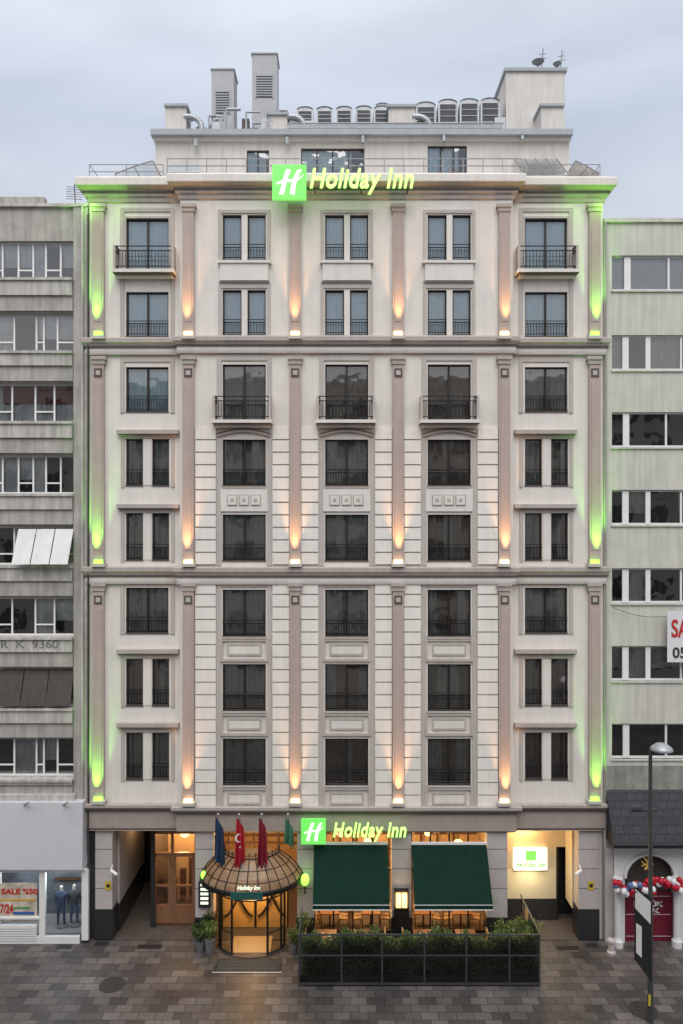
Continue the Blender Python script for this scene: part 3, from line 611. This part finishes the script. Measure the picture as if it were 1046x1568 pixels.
# ================================================================= LEFT BUILDING
lbd=root('concrete_apartment_building'); CON=M('weathered_concrete',(.45,.43,.395),.9,.2,1.6,.3,streak=.24); CON2=M('weathered_concrete_light',(.56,.54,.50),.9,.17,2,.2,streak=.30)
a=P(lbd,'walls',CON); b=P(lbd,'spandrels',CON2); f_=P(lbd,'window_frames',WHT); g_=P(lbd,'window_glass',GL); r_=P(lbd,'window_reveals',CON); cc=P(lbd,'curtains',M('net_curtain',(.66,.67,.66),.9,.2,3)); dk=P(lbd,'dark_rooms',DARK)
LX0=WX(-560); LX1=WX(138)-.06; yl=.0; zt=WZ(318)
rows=[369,480,587,697,806,915,1023,1131]; holes=[]
for ri,c in enumerate(rows):
    hh=57; z1,z0=WZ(c),WZ(c+hh+2)
    for bay in range(4):
        x1=WX(113)-bay*4.9; x0=x1-4.4
        if x0<LX0: continue
        holes.append((x0,x1,z0,z1))
        ms=[0,.16,.31,.46,.60,.72,.86,1] if ri%3==0 else ([0,.25,.42,.63,.70,.83,1] if ri%3==1 else [0,.14,.4,.62,.80,1])
        for m in ms: xm=x0+(x1-x0)*m; f_.box(xm-.035,xm+.035,yl+.2,yl+.26,z0,z1)
        f_.box(x0,x1,yl+.205,yl+.255,z1-.07,z1); f_.box(x0,x1,yl+.205,yl+.255,z0,z0+.07)
        for m0,m1 in zip(ms[1::2],ms[2::2]): f_.box(x0+(x1-x0)*m0,x0+(x1-x0)*m1,yl+.206,yl+.25,z0+.42,z0+.48)
        g_.quad((x0,yl+.23,z0),(x1,yl+.23,z0),(x1,yl+.23,z1),(x0,yl+.23,z1))
        for m0,m1 in zip(ms,ms[1:]):
            if random.random()<(.8 if ri<5 else .5): curtain(cc,x0+(x1-x0)*m0,x0+(x1-x0)*m1,z0 if random.random()<.6 else z0+.6,z1,yl+.34,.03,.12)
        dk.quad((x0-.3,yl+1.2,z0-.2),(x1+.3,yl+1.2,z0-.2),(x1+.3,yl+1.2,z1+.2),(x0-.3,yl+1.2,z1+.2))
    nx=rows[ri+1] if ri<7 else 1225
    b.box(LX0,WX(113),yl-.22,yl-.01,WZ(nx-26),WZ(c+60)); b.box(LX0,WX(113)+.03,yl-.3,yl,WZ(c+63),WZ(c+59)); a.box(LX0,WX(113),yl-.12,yl-.01,WZ(nx-3),WZ(nx-26))
wallholes(a,r_,LX0,LX1,WZ(1232),zt,yl,holes,.3)
b.box(LX0,LX1,-.14,9,zt,zt+.12); a.quad((LX1,0,0),(LX1,14,0),(LX1,14,zt),(LX1,0,zt)); a.box(WX(114),LX1,-.1,-.01,WZ(1225),zt-.02); a.box(LX0,LX1,.02,9,zt-.3,zt)
a.box(LX0,WX(45),1.5,1.8,zt,WZ(312,1.5)+.3)
b.box(LX0,WX(118),-.34,0,WZ(1224),WZ(1213)); b.box(LX0,LX1,-.14,0,WZ(1232),WZ(1224))
P(lbd,'drain_pipe',M('pipe_dark',(.05,.05,.05),.6)).tube((WX(137),-.16,.2),(WX(137),-.16,WZ(330)),.035,8)
P(lbd,'wall_pipe',CON2).tube((WX(128),-.16,WZ(1228)),(WX(128),-.16,zt),.05,8)
ta=root('roof_aerial'); q=P(ta,'mast',IRON); q.tube((WX(116,.5),.5,zt),(WX(114,.5),.5,zt+1.2),.02,6)
for k in range(6): q.tube((WX(114,.5)-.3,.4+.0,zt+.55+k*.1),(WX(114,.5)+.3,.6,zt+.6+k*.1),.012,5)
sh=P(lbd,'tilted_shutter',M('shutter_white',(.66,.67,.66),.6,.1)); z1,z0=WZ(810),WZ(864,-.7)
for k in range(3):
    x0=WX(30)+k*.77; sh.quad((x0,-.1,z1),(x0+.73,-.1,z1),(x0+.73,-.75,z0),(x0,-.75,z0))
sb=P(lbd,'brown_shutter',M('shutter_brown',(.07,.055,.05),.6,.2,4,streak=.2))
for k in range(3): x0=WX(0)+k*1.04-.05; sb.quad((x0,.1,WZ(1026)),(x0+1.0,.1,WZ(1026)),(x0+1.0,-.35,WZ(1081,-.3)),(x0,-.35,WZ(1081,-.3)))
rd=P(lbd,'red_blinds',M('blind_red',(.16,.03,.03),.8)); rd.box(WX(0),WX(110),.28,.285,WZ(617),WZ(588))
text('R  K  9360',0,88,992,.45,-.235,M('faded_paint',(.2,.2,.19),.9),lbd,'faded_lettering',0,.005,.004)
bn=P(lbd,'shop_fascia',M('fascia_lilac',(.62,.62,.66),.5,.05)); bn.box(LX0,WX(133),-.5,-.02,WZ(1332,-.5),WZ(1229,-.5))
for q in (37,97): P(lbd,'spot_arms',METAL).tube((WX(q,-.5),-.5,WZ(1232,-.5)),(WX(q+8,-.9),-.95,WZ(1228,-.9)),.04,6)
wf=P(lbd,'shop_frames',WHT); zs=WZ(1334)
for q0,q1 in ((-4,0),(60,69),(125,135)): wf.pb(q0,q1,1332,1440,-.25,.15)
wf.pb(0,125,1332,1336,-.24,.14); wf.box(LX0,WX(60),-.24,-.1,0,.75); wf.box(WX(60),WX(125),-.24,-.1,0,.3); wf.pb(-200,60,1405,1408,-.3,.1)
for k in range(6): P(lbd,'shutter_slats',METAL).box(LX0,WX(60),-.25,-.242,.1+k*.1,.12+k*.1)
P(lbd,'shop_glass',GLS).quad((LX0,-.18,.3),(WX(130),-.18,.3),(WX(130),-.18,zs),(LX0,-.18,zs))
P(lbd,'shop_interior',M('shop_in',(.17,.20,.23),.8,.5,1.5)).box(LX0,WX(133),1.4,1.5,0,zs)
P(lbd,'shop_floor',M('shop_fl',(.4,.4,.4),.5)).box(LX0,WX(133),-.1,1.4,.3,.36)
q=P(lbd,'shop_shelves',WOOD)
for zz in (1.2,1.9,2.5): q.box(WX(65),WX(133),1.2,1.39,zz,zz+.05)
light('POINT','shop_light',(WX(98),.1,2.9),60,(.85,.93,1),.2,None,None,1,lbd)
light('POINT','shop_light',(WX(30),.6,2.9),40,(.95,.93,1),.2,None,None,1,lbd)
po=root('shop_poster'); P(po,'sheet',M('poster_bg',(.60,.52,.43),.6,.5,2.5)).box(WX(-60),WX(60),-.215,-.20,.9,WZ(1352,-.2))
RD=M('poster_red',(.5,.03,.02),.6); BLU=M('poster_blue',(.04,.12,.35),.6)
text('7/24',0,20,1398,.5,-.225,RD,po,'numbers',0,.015,.004); text('SALE %50',2,58,1369,.30,-.225,RD,po,'headline',0,.012,.004)
q=P(po,'bands',BLU); q.box(WX(24),WX(56),-.225,-.218,1.18,1.30); q2=P(po,'bands_gold',M('poster_gold',(.6,.35,.05),.6)); q2.box(WX(3),WX(58),-.225,-.218,1.74,1.82)
q3_=P(po,'band_green',M('poster_green',(.08,.3,.1),.6)); q3_.box(WX(24),WX(50),-.225,-.218,1.42,1.5)
def mannequin(x,y,z,top,leg):
    me=bpy.data.meshes.new('m'); V=[(0,0,.95),(0,0,1.15),(0,0,1.38),(0,0,1.50),(0,-.01,1.60),(0,0,1.74),(.19,0,1.40),(.25,.02,1.12),(.23,-.08,.88),(-.19,0,1.40),(-.25,.02,1.12),(-.23,-.08,.88),(.10,0,.90),(.12,-.02,.50),(.13,.02,.08),(.14,-.12,.03),(-.10,0,.90),(-.12,-.02,.50),(-.14,.02,.08),(-.15,-.12,.03)]
    E=[(0,1),(1,2),(2,3),(3,4),(4,5),(2,6),(6,7),(7,8),(2,9),(9,10),(10,11),(0,12),(12,13),(13,14),(14,15),(0,16),(16,17),(17,18),(18,19)]
    R=[.15,.14,.16,.06,.085,.08,.075,.055,.04,.075,.055,.04,.10,.075,.05,.04,.10,.075,.05,.04]
    me.from_pydata(V,E,[]); o=bpy.data.objects.new('tmp',me); S.collection.objects.link(o); o.modifiers.new('s','SKIN')
    for i,r in enumerate(R): me.skin_vertices[0].data[i].radius=(r,r*.8,)
    me.skin_vertices[0].data[0].use_root=True
    o.modifiers.new('u','SUBSURF').levels=2
    dg=bpy.context.evaluated_depsgraph_get(); nm=bpy.data.meshes.new_from_object(o.evaluated_get(dg)); bpy.data.objects.remove(o)
    e=root('mannequin'); b=bpy.data.objects.new('body',nm); S.collection.objects.link(b); b.parent=e; b.location=(x,y,z); nm.materials.clear()
    for m in (M('mannequin_skin',(.5,.45,.4),.5),top,leg): nm.materials.append(m)
    for pl_ in nm.polygons:
        c=pl_.center; pl_.material_index=0 if c.z>1.5 or (abs(c.x)>.2 and c.z<.93) or c.z<.1 else (1 if c.z>.93 else 2); pl_.use_smooth=True
    bs=Part(e,'stand',METAL); bs.tube((x,y+.1,z-.02),(x,y+.1,z+.02),.25,16); bs.done()
mannequin(WX(94,.3),.3,.40,M('jacket_navy',(.05,.08,.15),.8,.3),M('jeans',(.08,.13,.24),.8,.3)); mannequin(WX(114,.4),.4,.40,M('shirt_dark',(.05,.06,.07),.8,.3),M('jeans2',(.09,.15,.26),.8,.3))
# ================================================================= RIGHT BUILDING
rbd=root('white_apartment_building'); RW=M('pale_render',(.60,.595,.535),.85,.10,1.2,.15,streak=.16)
a=P(rbd,'walls',RW); r_=P(rbd,'window_reveals',RW); f_=P(rbd,'window_frames',WHT); g_=P(rbd,'window_glass',GL); dk=P(rbd,'dark_rooms',DARK); cc=P(rbd,'curtains',CURM)
RX0=WX(923)+.04; RX1=WX(1620); yr=0.0; zt=WZ(341); holes=[]
for ri,c in enumerate([391,513,631,750,870,989,1108]):
    z1,z0=WZ(c),WZ(c+54)
    for bay in range(3):
        x0=WX(937)+bay*5.6; x1=x0+5.2; holes.append((x0,x1,z0,z1))
        ms=[0,.115,.295,.56,.8,1] if ri in (1,3,4,5) else ([0,.13,.46,.60,.8,1] if ri==0 else [0,.12,.44,.7,1])
        for m in ms: xm=x0+(x1-x0)*m; f_.box(xm-.04,xm+.04,yr+.1,yr+.16,z0,z1)
        m=ms[1]; xm=x0+(x1-x0)*m; f_.box(xm-.13,xm+.13,yr+.08,yr+.15,z0+.02,z1-.02)
        if ri in (1,3,4,5): xm=x0+(x1-x0)*ms[2]; f_.box(xm-.1,xm+.1,yr+.085,yr+.15,z0+.02,z1-.02)
        f_.box(x0,x1,yr+.105,yr+.155,z1-.07,z1); f_.box(x0,x1,yr+.105,yr+.155,z0,z0+.09); a.box(x0-.04,x1+.04,yr-.07,yr+.09,z0-.06,z0)
        g_.quad((x0,yr+.13,z0),(x1,yr+.13,z0),(x1,yr+.13,z1),(x0,yr+.13,z1)); dk.quad((x0-.3,1.2,z0-.3),(x1+.3,1.2,z0-.3),(x1+.3,1.2,z1+.3),(x0-.3,1.2,z1+.3))
        for m0,m1 in zip(ms,ms[1:]):
            if ri==0:
                curtain(P(rbd,'pale_blinds',M('blind_pale',(.55,.57,.57),.9)),x0+(x1-x0)*m0,x0+(x1-x0)*m1,z0,z1,.26,.01,.3)
            elif random.random()<.5: curtain(cc,x0+(x1-x0)*m0,x0+(x1-x0)*m1,z0 if random.random()<.5 else z0+.5,z1,.32,.03,.12)
wallholes(a,r_,RX0,RX1,WZ(1296),zt,yr,holes,.18)
a.box(RX0,RX1,-.1,9,zt,zt+.16); a.quad((RX0,0,0),(RX0,14,0),(RX0,14,zt),(RX0,0,zt))
P(rbd,'drain_pipe',M('pipe_pale',(.35,.35,.33),.6)).tube((WX(927),-.08,.3),(WX(927),-.08,zt),.04,8)
P(rbd,'stained_wall',M('stained',(.32,.32,.29),.9,.25,2,streak=.3)).box(RX0+.05,RX1,-.05,-.01,WZ(1215),WZ(1172))
TIL=bpy.data.materials.new('dark_roof_tiles'); TIL.use_nodes=True; N=TIL.node_tree.nodes; L=TIL.node_tree.links; bs=N['Principled BSDF']; bs.inputs['Roughness'].default_value=.6
tc=N.new('ShaderNodeTexCoord'); mp=N.new('ShaderNodeMapping'); mp.inputs['Rotation'].default_value=(math.radians(90),0,0); br=N.new('ShaderNodeTexBrick'); br.inputs['Scale'].default_value=1; br.inputs['Brick Width'].default_value=.35; br.inputs['Row Height'].default_value=.28; br.inputs['Mortar Size'].default_value=.02
br.inputs['Color1'].default_value=(.018,.021,.029,1); br.inputs['Color2'].default_value=(.030,.034,.045,1); br.inputs['Mortar'].default_value=(.008,.008,.01,1)
L.new(tc.outputs['Object'],mp.inputs[0]); L.new(mp.outputs[0],br.inputs['Vector']); L.new(br.outputs[0],bs.inputs['Base Color'])
tr=P(rbd,'tiled_shop_roof',TIL); x0=RX0+.05
nr=9
for k in range(nr):
    u0,u1=k/nr,(k+1)/nr; f=lambda u:(-.05-.95*u,WZ(1208,0)+(WZ(1294,-1.0)-WZ(1208,0))*u)
    (ya,za),(yb,zb)=f(u0),f(u1); tr.quad((x0,ya-.04,za),(RX1,ya-.04,za),(RX1,yb-.04,zb),(x0,yb-.04,zb)); tr.quad((x0,yb-.04,zb),(RX1,yb-.04,zb),(RX1,yb,zb+.03),(x0,yb,zb+.03))
tr.quad((x0,-.04,WZ(1208)),(x0,-1.04,WZ(1294,-1)),(x0,-.04,WZ(1294,-1)))
P(rbd,'roof_soffit',FRAME).box(x0,RX1,-1.0,-.02,WZ(1294,-1)-.14,WZ(1294,-1)-.02)
SHW=M('shop_white_stucco',(.70,.70,.71),.7,.08); sw=P(rbd,'shop_front',SHW); DR=M('maroon_door',(.16,.012,.03),.45,.1)
xc=WX(992); R0=WX(1030)-xc; zsp=WZ(1340); zt2=WZ(1296)
n=18
prev=None
for k in range(n+1):
    aa=math.pi*k/n; x=xc-R0*math.cos(aa); z=zsp+R0*.95*math.sin(aa)
    if prev: sw.quad((prev[0],-.2,prev[1]),(x,-.2,z),(x,-.2,zt2),(prev[0],-.2,zt2)); sw.tube((prev[0],-.24,prev[1]),(x,-.24,z),.07,6); sw.quad((prev[0],-.2,prev[1]),(x,-.2,z),(x,.3,z),(prev[0],.3,prev[1]))
    prev=(x,z)
sw.box(WX(938),xc-R0,-.2,.1,0,zt2); sw.box(xc+R0,RX1,-.2,.1,0,zt2); gq=P(rbd,'stone_edge',STONEL); gq.box(RX0+.02,WX(937),-.15,.1,0,zt2)
for q in (946,1036):
    x=WX(q,-.4); sw.lathe(x,-.42,[(.2,0),(.2,.25),(.15,.3),(.115,.4),(.10,2.5),(.16,2.6),(.18,2.72),(.2,2.72),(.2,2.8),(.01,2.8)],14)
    for k in range(10): aa=k*.628; sw.tube((x+.11*math.cos(aa),-.42+.11*math.sin(aa),.4),(x+.1*math.cos(aa),-.42+.1*math.sin(aa),2.5),.018,4)
P(rbd,'fanlight',DARK).quad((xc-R0,.12,0),(xc+R0,.12,0),(xc+R0,.12,zt2),(xc-R0,.12,zt2))
dr=P(rbd,'shop_doors',DR); dr.box(xc-R0+.02,xc+R0-.02,-.05,.05,.0,WZ(1366))
dz=P(rbd,'door_panels',WHT)
for s_ in (-1,1):
    for u,v,t,w in ((.12,.9,.2,.215),(.12,.9,1.1,1.115),(.12,.9,1.85,1.865)): dz.box(xc+s_*u*R0,xc+s_*v*R0,-.06,-.05,t,w)
text('BÜYÜK',970,1015,1388,.28,-.08,WHT,rbd,'door_text',0,.01,.005); text('AÇIK',972,1012,1398,.26,-.08,WHT,rbd,'door_text_lower',0,.01,.005)
rb2=P(rbd,'fanlight_ornament',M('brass_glow',(.6,.42,.15),.4,metal=.5,emit=(.6,.4,.1),es=.25))  # faint emission puts a glow into the brass ornament, which is no lamp
for k in range(9):
    aa=k*.7; rb2.tube((xc+.08*k%.3-.1,.05,zsp+.2+.05*k),(xc+.25*math.cos(aa),.05,zsp+.45+.28*math.sin(aa)),.03,5)
ba=root('balloon_garland')
bm=[M('balloon_red',(.45,.01,.03),.25,.02),M('balloon_white',(.7,.7,.72),.25,.02),M('balloon_blue',(.10,.15,.32),.25,.02)]
bp=[Part(ba,'balloons_'+n_,m_) for n_,m_ in zip(('red','white','blue'),bm)]
for k in range(48):
    u=k/47; x=WX(942+105*u,-.75)+random.uniform(-.04,.04); z=WZ(1358,-.75)-.18*math.sin(u*math.pi*2)*.6+random.uniform(-.2,.2); q=bp[random.choice((0,0,0,1,1,2))]; q.smooth=True; q.sphere((x,-.75+random.uniform(-.12,.12),z),.125,8,1.12)
for q in bp: q.done()
bb=root('hanging_banner'); P(bb,'sheet',M('banner_white',(.70,.70,.72),.6,.05)).pb(1022,1120,936,1014,-.35,.02)
text('SATILIK',1028,1108,975,1.0,-.37,RD,bb,'headline',0,.02,.004); text('0532 555',1030,1112,1007,.6,-.37,M('banner_blk',(.03,.03,.04),.6),bb,'number',0,.01,.004)
q=P(bb,'cable',FRAME); pts=[(WX(938+ (1022-938)*k/10,-.2),-.2,WZ(930+14*k/10+6*math.sin(k/10*math.pi),-.2)) for k in range(11)]
for u,v in zip(pts,pts[1:]): q.tube(u,v,.012,5)
bo=root('stone_bollard'); P(bo,'column',STONEL).lathe(WX(936,-.9),-.9,[(.01,.55),(.16,.55),(.16,.47),(.11,.42),(.11,.12),(.17,.08),(.17,.0)],14)
# ================================================================= street lamp
yl=-4.9; sl_=root('street_lamp'); q=P(sl_,'pole',M('pole_dark',(.06,.063,.066),.5,.2)); x=WX(996,yl)
ztop=WZ(1150,yl); q.tube((x,yl,.0),(x,yl,1.6),.11,12,.09); q.tube((x,yl,1.6),(x,yl,ztop),.085,12,.06); q.tube((x,yl,ztop),(x+.15,yl-.25,ztop+.12),.045,8)
hdp=P(sl_,'lamp_head',METAL); hdp.smooth=True; hdp.lathe(x+.3,yl-.2,[(.01,ztop+.34),(.18,ztop+.31),(.34,ztop+.19),(.38,ztop+.10),(.34,ztop+.07),(.01,ztop+.02)],20)
q.box(x-.68,x+.25,yl-.06,yl+.04,WZ(1240,yl)-.05,WZ(1240,yl)+.03); q.box(x-.68,x-.3,yl-.12,yl+.1,WZ(1240,yl)+.03,WZ(1240,yl)+.14)
q.tube((x-.1,yl,WZ(1410,yl)),(x+.3,yl-.1,WZ(1380,yl)),.02,6)
P(sl_,'yellow_tag',M('tag_y',(.6,.5,.04),.5)).box(x-.115,x-.04,yl-.12,yl-.1,WZ(1537,yl),WZ(1520,yl))
hs=root('hanging_street_sign'); q=P(hs,'panel',BLK)
q.quad((x-.42,yl+.35,WZ(1364,yl)),(x-.02,yl-.15,WZ(1374,yl)),(x-.02,yl-.15,WZ(1500,yl)),(x-.42,yl+.35,WZ(1478,yl)))
q=P(hs,'white_graphics',WHT); q.quad((x-.40,yl+.31,WZ(1368,yl)),(x-.05,yl-.14,WZ(1378,yl)),(x-.05,yl-.14,WZ(1412,yl)),(x-.40,yl+.31,WZ(1398,yl)))
q.quad((x-.38,yl+.28,WZ(1420,yl)),(x-.25,yl+.12,WZ(1422,yl)),(x-.25,yl+.12,WZ(1470,yl)),(x-.38,yl+.28,WZ(1466,yl)))
P(hs,'bracket',IRON).tube((x-.4,yl+.3,WZ(1372,yl)),(x,yl,WZ(1372,yl)),.02,6)
# ================================================================= opposite side of street
ob=root('office_building'); a=P(ob,'walls',M('office_wall',(.46,.44,.41),.8,.15)); g=P(ob,'windows',M('office_glass',(.03,.035,.04),.1)); f_=P(ob,'frames',M('office_frame',(.6,.6,.6),.6))
a.box(-32,32,-46,-34,0,29.5); a.box(-32.2,32.2,-46,-33.8,29.5,30)
for r in range(8):
    for c in range(18):
        x=-30+c*3.35; z=4.6+r*3.1; g.box(x,x+2.1,-34.0,-33.97,z,z+1.7); f_.box(x-.1,x,-34,-33.93,z-.1,z+1.8); f_.box(x+1.0,x+1.08,-34,-33.93,z,z+1.7); f_.box(x-.1,x+2.2,-34,-33.9,z-.18,z-.1)
# ================================================================= ground
def groundmat():
    m=bpy.data.materials.new('stone_pavers'); m.use_nodes=True; N=m.node_tree.nodes; L=m.node_tree.links; b=N['Principled BSDF']
    tc=N.new('ShaderNodeTexCoord'); br=N.new('ShaderNodeTexBrick'); br.inputs['Scale'].default_value=1; br.inputs['Brick Width'].default_value=.62; br.inputs['Row Height'].default_value=.40; br.inputs['Mortar Size'].default_value=.012
    br.inputs['Color1'].default_value=(.062,.056,.054,1); br.inputs['Color2'].default_value=(.155,.138,.130,1); br.inputs['Mortar'].default_value=(.025,.024,.023,1); br.inputs['Bias'].default_value=-.15
    L.new(tc.outputs['Object'],br.inputs['Vector'])
    nz=N.new('ShaderNodeTexNoise'); nz.inputs['Scale'].default_value=.5; nz.inputs['Detail'].default_value=8; L.new(tc.outputs['Object'],nz.inputs['Vector'])
    mr=N.new('ShaderNodeMapRange'); mr.inputs['From Min'].default_value=.3; mr.inputs['From Max'].default_value=.7; mr.inputs['To Min'].default_value=.6; mr.inputs['To Max'].default_value=1.3; L.new(nz.outputs[0],mr.inputs[0])
    n2=N.new('ShaderNodeTexNoise'); n2.inputs['Scale'].default_value=25; n2.inputs['Detail'].default_value=4; L.new(tc.outputs['Object'],n2.inputs['Vector'])
    m2=N.new('ShaderNodeMapRange'); m2.inputs['To Min'].default_value=.7; m2.inputs['To Max'].default_value=1.3; L.new(n2.outputs[0],m2.inputs[0])
    mu=N.new('ShaderNodeMath'); mu.operation='MULTIPLY'; L.new(mr.outputs[0],mu.inputs[0]); L.new(m2.outputs[0],mu.inputs[1])
    v=N.new('ShaderNodeVectorMath'); v.operation='SCALE'; L.new(br.outputs[0],v.inputs[0]); L.new(mu.outputs[0],v.inputs['Scale']); L.new(v.outputs[0],b.inputs['Base Color'])
    r=N.new('ShaderNodeMapRange'); r.inputs['To Min'].default_value=.35; r.inputs['To Max'].default_value=.65; L.new(nz.outputs[0],r.inputs[0]); L.new(r.outputs[0],b.inputs['Roughness'])
    bp=N.new('ShaderNodeBump'); bp.inputs['Strength'].default_value=.4; bp.inputs['Distance'].default_value=.01; L.new(br.outputs['Fac'],bp.inputs['Height']); bp.invert=True; L.new(bp.outputs[0],b.inputs['Normal'])
    return m
gr=Part(None,'ground',M('asphalt',(.05,.05,.05),.8,.2)); gr.quad((-400,-400,-.02),(400,-400,-.02),(400,400,-.02),(-400,400,-.02)); gr.done()
pv=Part(None,'pavement',groundmat()); pv.quad((-40,-33,0),(40,-33,0),(40,0.0,0),(-40,0.0,0)); pv.done()
for (qx,c,r) in ((172,1508,.48),(985,1547,.5)):
    yy=-(D-D*640/(c-800)); x=WX(qx,yy); e=root('manhole_cover'); m=Part(e,'lid',M('cast_iron',(.05,.047,.045),.5,.4,30)); m.lathe(x,yy,[(.01,.012),(r*.8,.012),(r*.8,.006),(r*.85,.006),(r*.85,.012),(r,.012),(r,.0)],28)
    for k in range(8): aa=k*.785; m.tube((x+.1*math.cos(aa),yy+.1*math.sin(aa),.012),(x+r*.7*math.cos(aa),yy+r*.7*math.sin(aa),.012),.015,4)
    m.done()
for (qx,c,w) in ((157,1443,.55),(100,1448,.6),(868,1450,.9),(230,1448,1.0),(905,1446,.5)):
    yy=-(D-D*640/(max(c,1443)-800)); x=WX(qx,yy); e=root('drain_grate'); m=Part(e,'grate',M('grate_iron',(.025,.025,.025),.5,.3,20)); m.box(x-w/2,x+w/2,yy-.22,yy+.06,.001,.010)
    for k in range(6): m.box(x-w/2+.05+k*w/6,x-w/2+.08+k*w/6,yy-.2,yy+.04,.010,.018)
    m.done()
for (a,b) in ((285,305),(500,560),(668,700)):
    xa,xb=WX(a,1.6),WX(b,1.6)
    ft.box(xa,xb,1.4,1.7,ZTER,ZTER+.45)
    leaves(fv,160,lambda:(random.uniform(xa,xb),random.gauss(1.5,.1),ZTER+random.uniform(.4,.85)),.06); leaves(ff,60,lambda:(random.uniform(xa,xb),random.gauss(1.45,.1),ZTER+random.uniform(.6,.95)),.05)
for pt in list(PARTS.values()): pt.done()
# ================================================================= world, sun, camera
w=bpy.data.worlds.new('World'); S.world=w; w.use_nodes=True; N=w.node_tree.nodes; L=w.node_tree.links; bg=N['Background']
sk=N.new('ShaderNodeTexSky'); sk.sky_type='NISHITA'; sk.sun_disc=False; sk.sun_elevation=math.radians(52); sk.sun_rotation=math.radians(180)
tc=N.new('ShaderNodeTexCoord'); mp=N.new('ShaderNodeMapping'); mp.inputs['Scale'].default_value=(1,1,3.4); mp.inputs['Rotation'].default_value=(0,math.radians(14),.4); L.new(tc.outputs['Generated'],mp.inputs[0])
nz=N.new('ShaderNodeTexNoise'); nz.inputs['Scale'].default_value=1.8; nz.inputs['Detail'].default_value=7; nz.inputs['Roughness'].default_value=.5; nz.inputs['Distortion'].default_value=.5; L.new(mp.outputs[0],nz.inputs['Vector'])
mr=N.new('ShaderNodeMapRange'); mr.inputs['From Min'].default_value=.36; mr.inputs['From Max'].default_value=.62; mr.inputs['To Min'].default_value=.74; mr.inputs['To Max'].default_value=1.0; L.new(nz.outputs[0],mr.inputs[0])
mx=N.new('ShaderNodeMix'); mx.data_type='RGBA'; L.new(mr.outputs[0],mx.inputs[0]); L.new(sk.outputs[0],mx.inputs[6])
sep=N.new('ShaderNodeSeparateXYZ'); L.new(tc.outputs['Generated'],sep.inputs[0])
cr=N.new('ShaderNodeValToRGB'); e=cr.color_ramp.elements; e[0].position=0; e[0].color=(.56,.54,.545,1); e[1].position=1; e[1].color=(1,1,1,1)
for ps,c in ((.22,(.55,.545,.565,1)),(.36,(.47,.495,.55,1)),(.47,(.38,.425,.51,1)),(.65,(.62,.65,.70,1))):
    k=e.new(ps); k.color=c
L.new(sep.outputs[2],cr.inputs[0])
vs=N.new('ShaderNodeVectorMath'); vs.operation='SCALE'; vs.inputs['Scale'].default_value=15.5; L.new(cr.outputs[0],vs.inputs[0]); L.new(vs.outputs[0],mx.inputs[7])
L.new(mx.outputs[2],bg.inputs[0]); bg.inputs[1].default_value=.1
sun=bpy.data.lights.new('sun','SUN'); sun.energy=2.1; sun.angle=math.radians(50); sun.color=(1,.96,.91); so=bpy.data.objects.new('sun',sun); S.collection.objects.link(so); so.rotation_euler=(math.radians(90-52),0,math.radians(0))
cam=bpy.data.cameras.new('camera'); co=bpy.data.objects.new('camera',cam); S.collection.objects.link(co); co.location=(0,-D,H); co.rotation_euler=(math.pi/2,0,0)
cam.lens=36*30/(1568/K); cam.shift_y=16/1568; cam.clip_end=2000; S.camera=co
S.view_settings.view_transform='Standard'; S.view_settings.look='None'; S.view_settings.exposure=0
